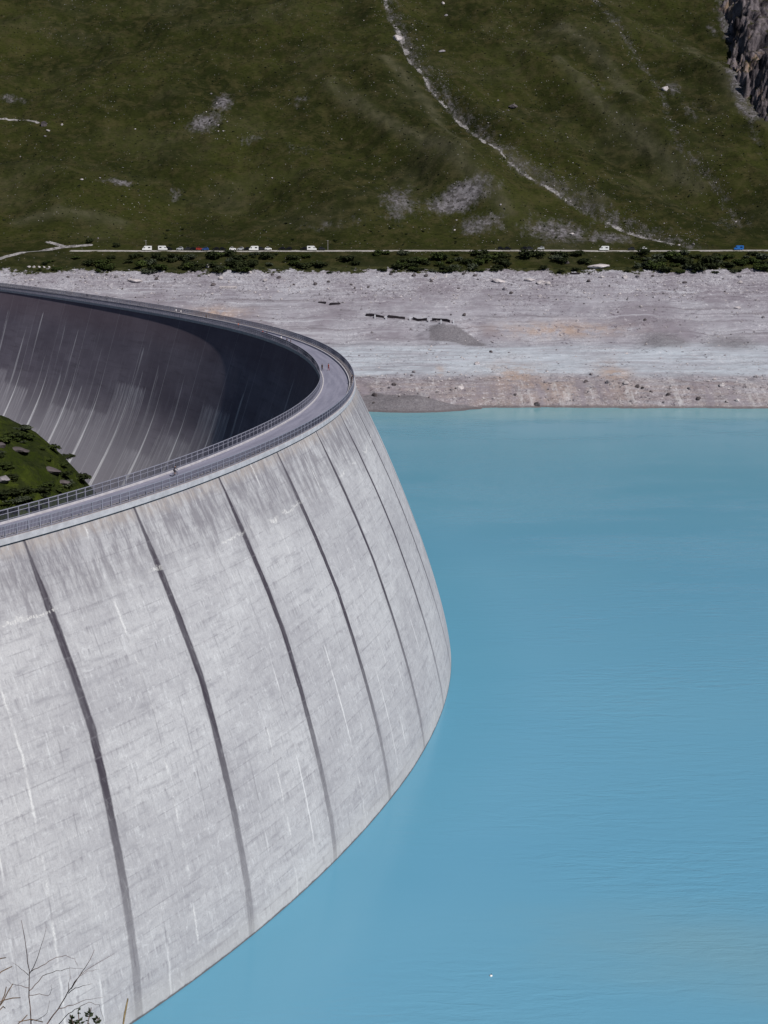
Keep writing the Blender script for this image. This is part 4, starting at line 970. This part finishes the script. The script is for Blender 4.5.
# ------------------------------------------------------------------ plants in front of the viewer, bottom left
M['twig'] = speckled('dry_twig', (.17, .125, .12), .35, 40, bump=.2, bdist=.002); M['twigred'] = speckled('rusty_dry_leaf', (.16, .10, .06), .4, 30, bump=.2, bdist=.002)
M['leaf'] = foliage('small_green_leaves', (.035, .05, .028), (.08, .10, .06)); M['ear'] = speckled('straw_grass_ear', (.22, .17, .09), .3, 60, bump=.3, bdist=.002)
def zp(x, y): return x / 3.84, 880 + y / 3.84
def twigs(name, lines, dist, label, cat, mat):
    base = at_dist(*zp(*lines[0][0][0]), dist); root = empty(name, base); tag(root, label, cat)
    for k, (L, r0) in enumerate(lines):
        pts = []; 
        for i, q in enumerate(L): pts.append(at_dist(*zp(*q), dist + .08 * math.sin(k * 2.1 + i * .9)) - base)
        # smooth the polyline
        sm = []
        for i in range(len(pts) - 1):
            for t in (0, .33, .66): sm.append(pts[i].lerp(pts[i + 1], t) + Vector((random.uniform(-1, 1), random.uniform(-1, 1), random.uniform(-1, 1))) * .0025)
        sm.append(pts[-1]); rs = [r0 * .62 * (1 - .72 * i / (len(sm) - 1)) for i in range(len(sm))]
        m = MB(); m.tube(sm, rs, 6); link('stem' if k == 0 else 'twig', m.mesh('twig', mat, True), root)
    return root
twigs('dry_shrub', [([(120, 640), (118, 553), (113, 450), (111, 345), (100, 260), (82, 155)], .0058), ([(112, 360), (135, 325), (158, 250), (178, 180)], .0032), ([(116, 352), (160, 330), (200, 303), (250, 290), (285, 303), (300, 332)], .0032),
    ([(115, 425), (135, 400), (165, 368), (215, 350), (270, 340), (320, 341)], .0036), ([(111, 366), (80, 340), (48, 318)], .0026), ([(113, 415), (80, 405), (45, 402), (25, 380)], .0024), ([(114, 445), (150, 437), (185, 444), (200, 425), (197, 400)], .0026), ([(117, 540), (150, 535), (180, 510), (192, 460)], .0026)],
    6.0, 'bare brown twiggy shrub, left one of two at the bottom left', 'shrub', M['twig'])
twigs('dry_shrub', [([(120, 660), (182, 552), (225, 495), (262, 430), (300, 372), (335, 325), (362, 268)], .0055), ([(262, 432), (290, 415), (320, 408), (352, 398)], .003), ([(275, 415), (310, 360), (360, 328), (440, 282)], .0028), ([(228, 495), (280, 478), (330, 460), (395, 452)], .003), ([(225, 553), (262, 515), (300, 490), (340, 470), (380, 480), (400, 548)], .003), ([(262, 430), (268, 380), (266, 330)], .0024), ([(300, 372), (340, 350), (380, 345)], .002)],
    5.6, 'bare brown twiggy shrub leaning right, beside the upright one', 'shrub', M['twig'])
def blades(name, L, dist, label, cat, mat, w):
    base = at_dist(*zp(*L[0][0]), dist); root = empty(name, base); tag(root, label, cat)
    for q in L:
        p = [at_dist(*zp(*a), dist + .03 * i) - base for i, a in enumerate(q)]; m = MB(); n_ = len(p); m.tube(p, [w * (.35 + .9 * math.sin(math.pi * (i + .6) / (n_ + .6))) for i in range(n_)], 5); link('blade', m.mesh('blade', mat, True), root)
blades('dry_grass', [[(-30, 520), (10, 470), (30, 430), (50, 398)], [(-30, 480), (20, 460), (50, 453), (78, 452)], [(-20, 380), (5, 352), (25, 342), (46, 332)], [(-30, 500), (0, 480), (18, 440), (24, 410)], [(-20, 310), (0, 302), (22, 298)], [(-25, 530), (0, 498), (12, 486), (20, 492)], [(60, 560), (85, 540), (105, 518)], [(70, 545), (120, 535), (165, 545)]], 5.2, 'rusty dry grass blades at the left edge of the photo', 'grass tuft', M['twigred'], .0018)
blades('grass_stalk', [[(474, 620), (474, 552), (478, 520), (485, 485), (491, 455)]], 6.2, 'single straw coloured grass ear standing before the wall foot', 'grass stalk', M['ear'], .004)
# leafy plant
base = at_dist(*zp(310, 640), 5.8); lp = empty('leafy_plant', base); tag(lp, 'small leafy green plant between the bare twigs at the bottom', 'plant')
for L in ([(310, 640), (305, 560), (300, 500)], [(315, 640), (335, 560), (350, 490)], [(300, 640), (285, 560), (270, 520)], [(320, 640), (360, 570), (378, 530)]):
    m = MB(); P = [at_dist(*zp(*q), 5.8 + random.uniform(-.05, .05)) - base for q in L]; m.tube(P, [.004, .003, .002], 5); link('stem', m.mesh('stem', M['twig'], True), lp)
    for k in range(16):
        t = random.uniform(.2, 1); seg = min(1, int(t * 2)); p = P[seg].lerp(P[seg + 1], t * 2 - seg)
        d = Vector((random.uniform(-1, 1), random.uniform(-1, .6), random.uniform(.1, 1))).normalized(); l = random.uniform(.018, .03); sd = d.cross(Vector((0, 1, .3))).normalized() * l * .28; up = d.cross(sd).normalized() * l * .08
        mm = MB(); mm.add([p, p + d * l * .5 + sd + up, p + d * l, p + d * l * .5 - sd + up, p + d * l * .5 - up], [(0, 1, 4), (1, 2, 4), (2, 3, 4), (3, 0, 4), (0, 3, 1), (1, 3, 2)]); link('leaf', mm.mesh('leaf', M['leaf']), lp)

# ------------------------------------------------------------------ light
SUN_EL, SUN_AZ = 47.0, -48.5          # azimuth from +x (right), negative = behind the viewer
d = Vector((math.cos(R(SUN_EL)) * math.cos(R(SUN_AZ)), math.cos(R(SUN_EL)) * math.sin(R(SUN_AZ)), math.sin(R(SUN_EL))))
sl = bpy.data.lights.new('sun', 'SUN'); sl.energy = 4.3; sl.angle = R(.53); sl.color = (1, .96, .90)
so = bpy.data.objects.new('sun', sl); COL.objects.link(so); so.rotation_euler = d.to_track_quat('Z', 'Y').to_euler(); so.location = (300, -300, 600)
wd = bpy.data.worlds.new('World'); sc.world = wd; wd.use_nodes = True; nt = wd.node_tree; bg = nt.nodes['Background']
sky = nt.nodes.new('ShaderNodeTexSky'); sky.sky_type = 'NISHITA'; sky.sun_disc = False; sky.sun_elevation = R(SUN_EL); sky.sun_rotation = math.atan2(d.x, d.y); sky.altitude = 2200; sky.air_density = .7; sky.dust_density = .4
nt.links.new(sky.outputs[0], bg.inputs[0]); bg.inputs[1].default_value = .05
vs = sc.view_settings; vs.view_transform = 'Standard'; vs.look = 'None'; vs.exposure = 0.0; vs.gamma = 1.0
sc.render.resolution_x, sc.render.resolution_y = 768, 1024
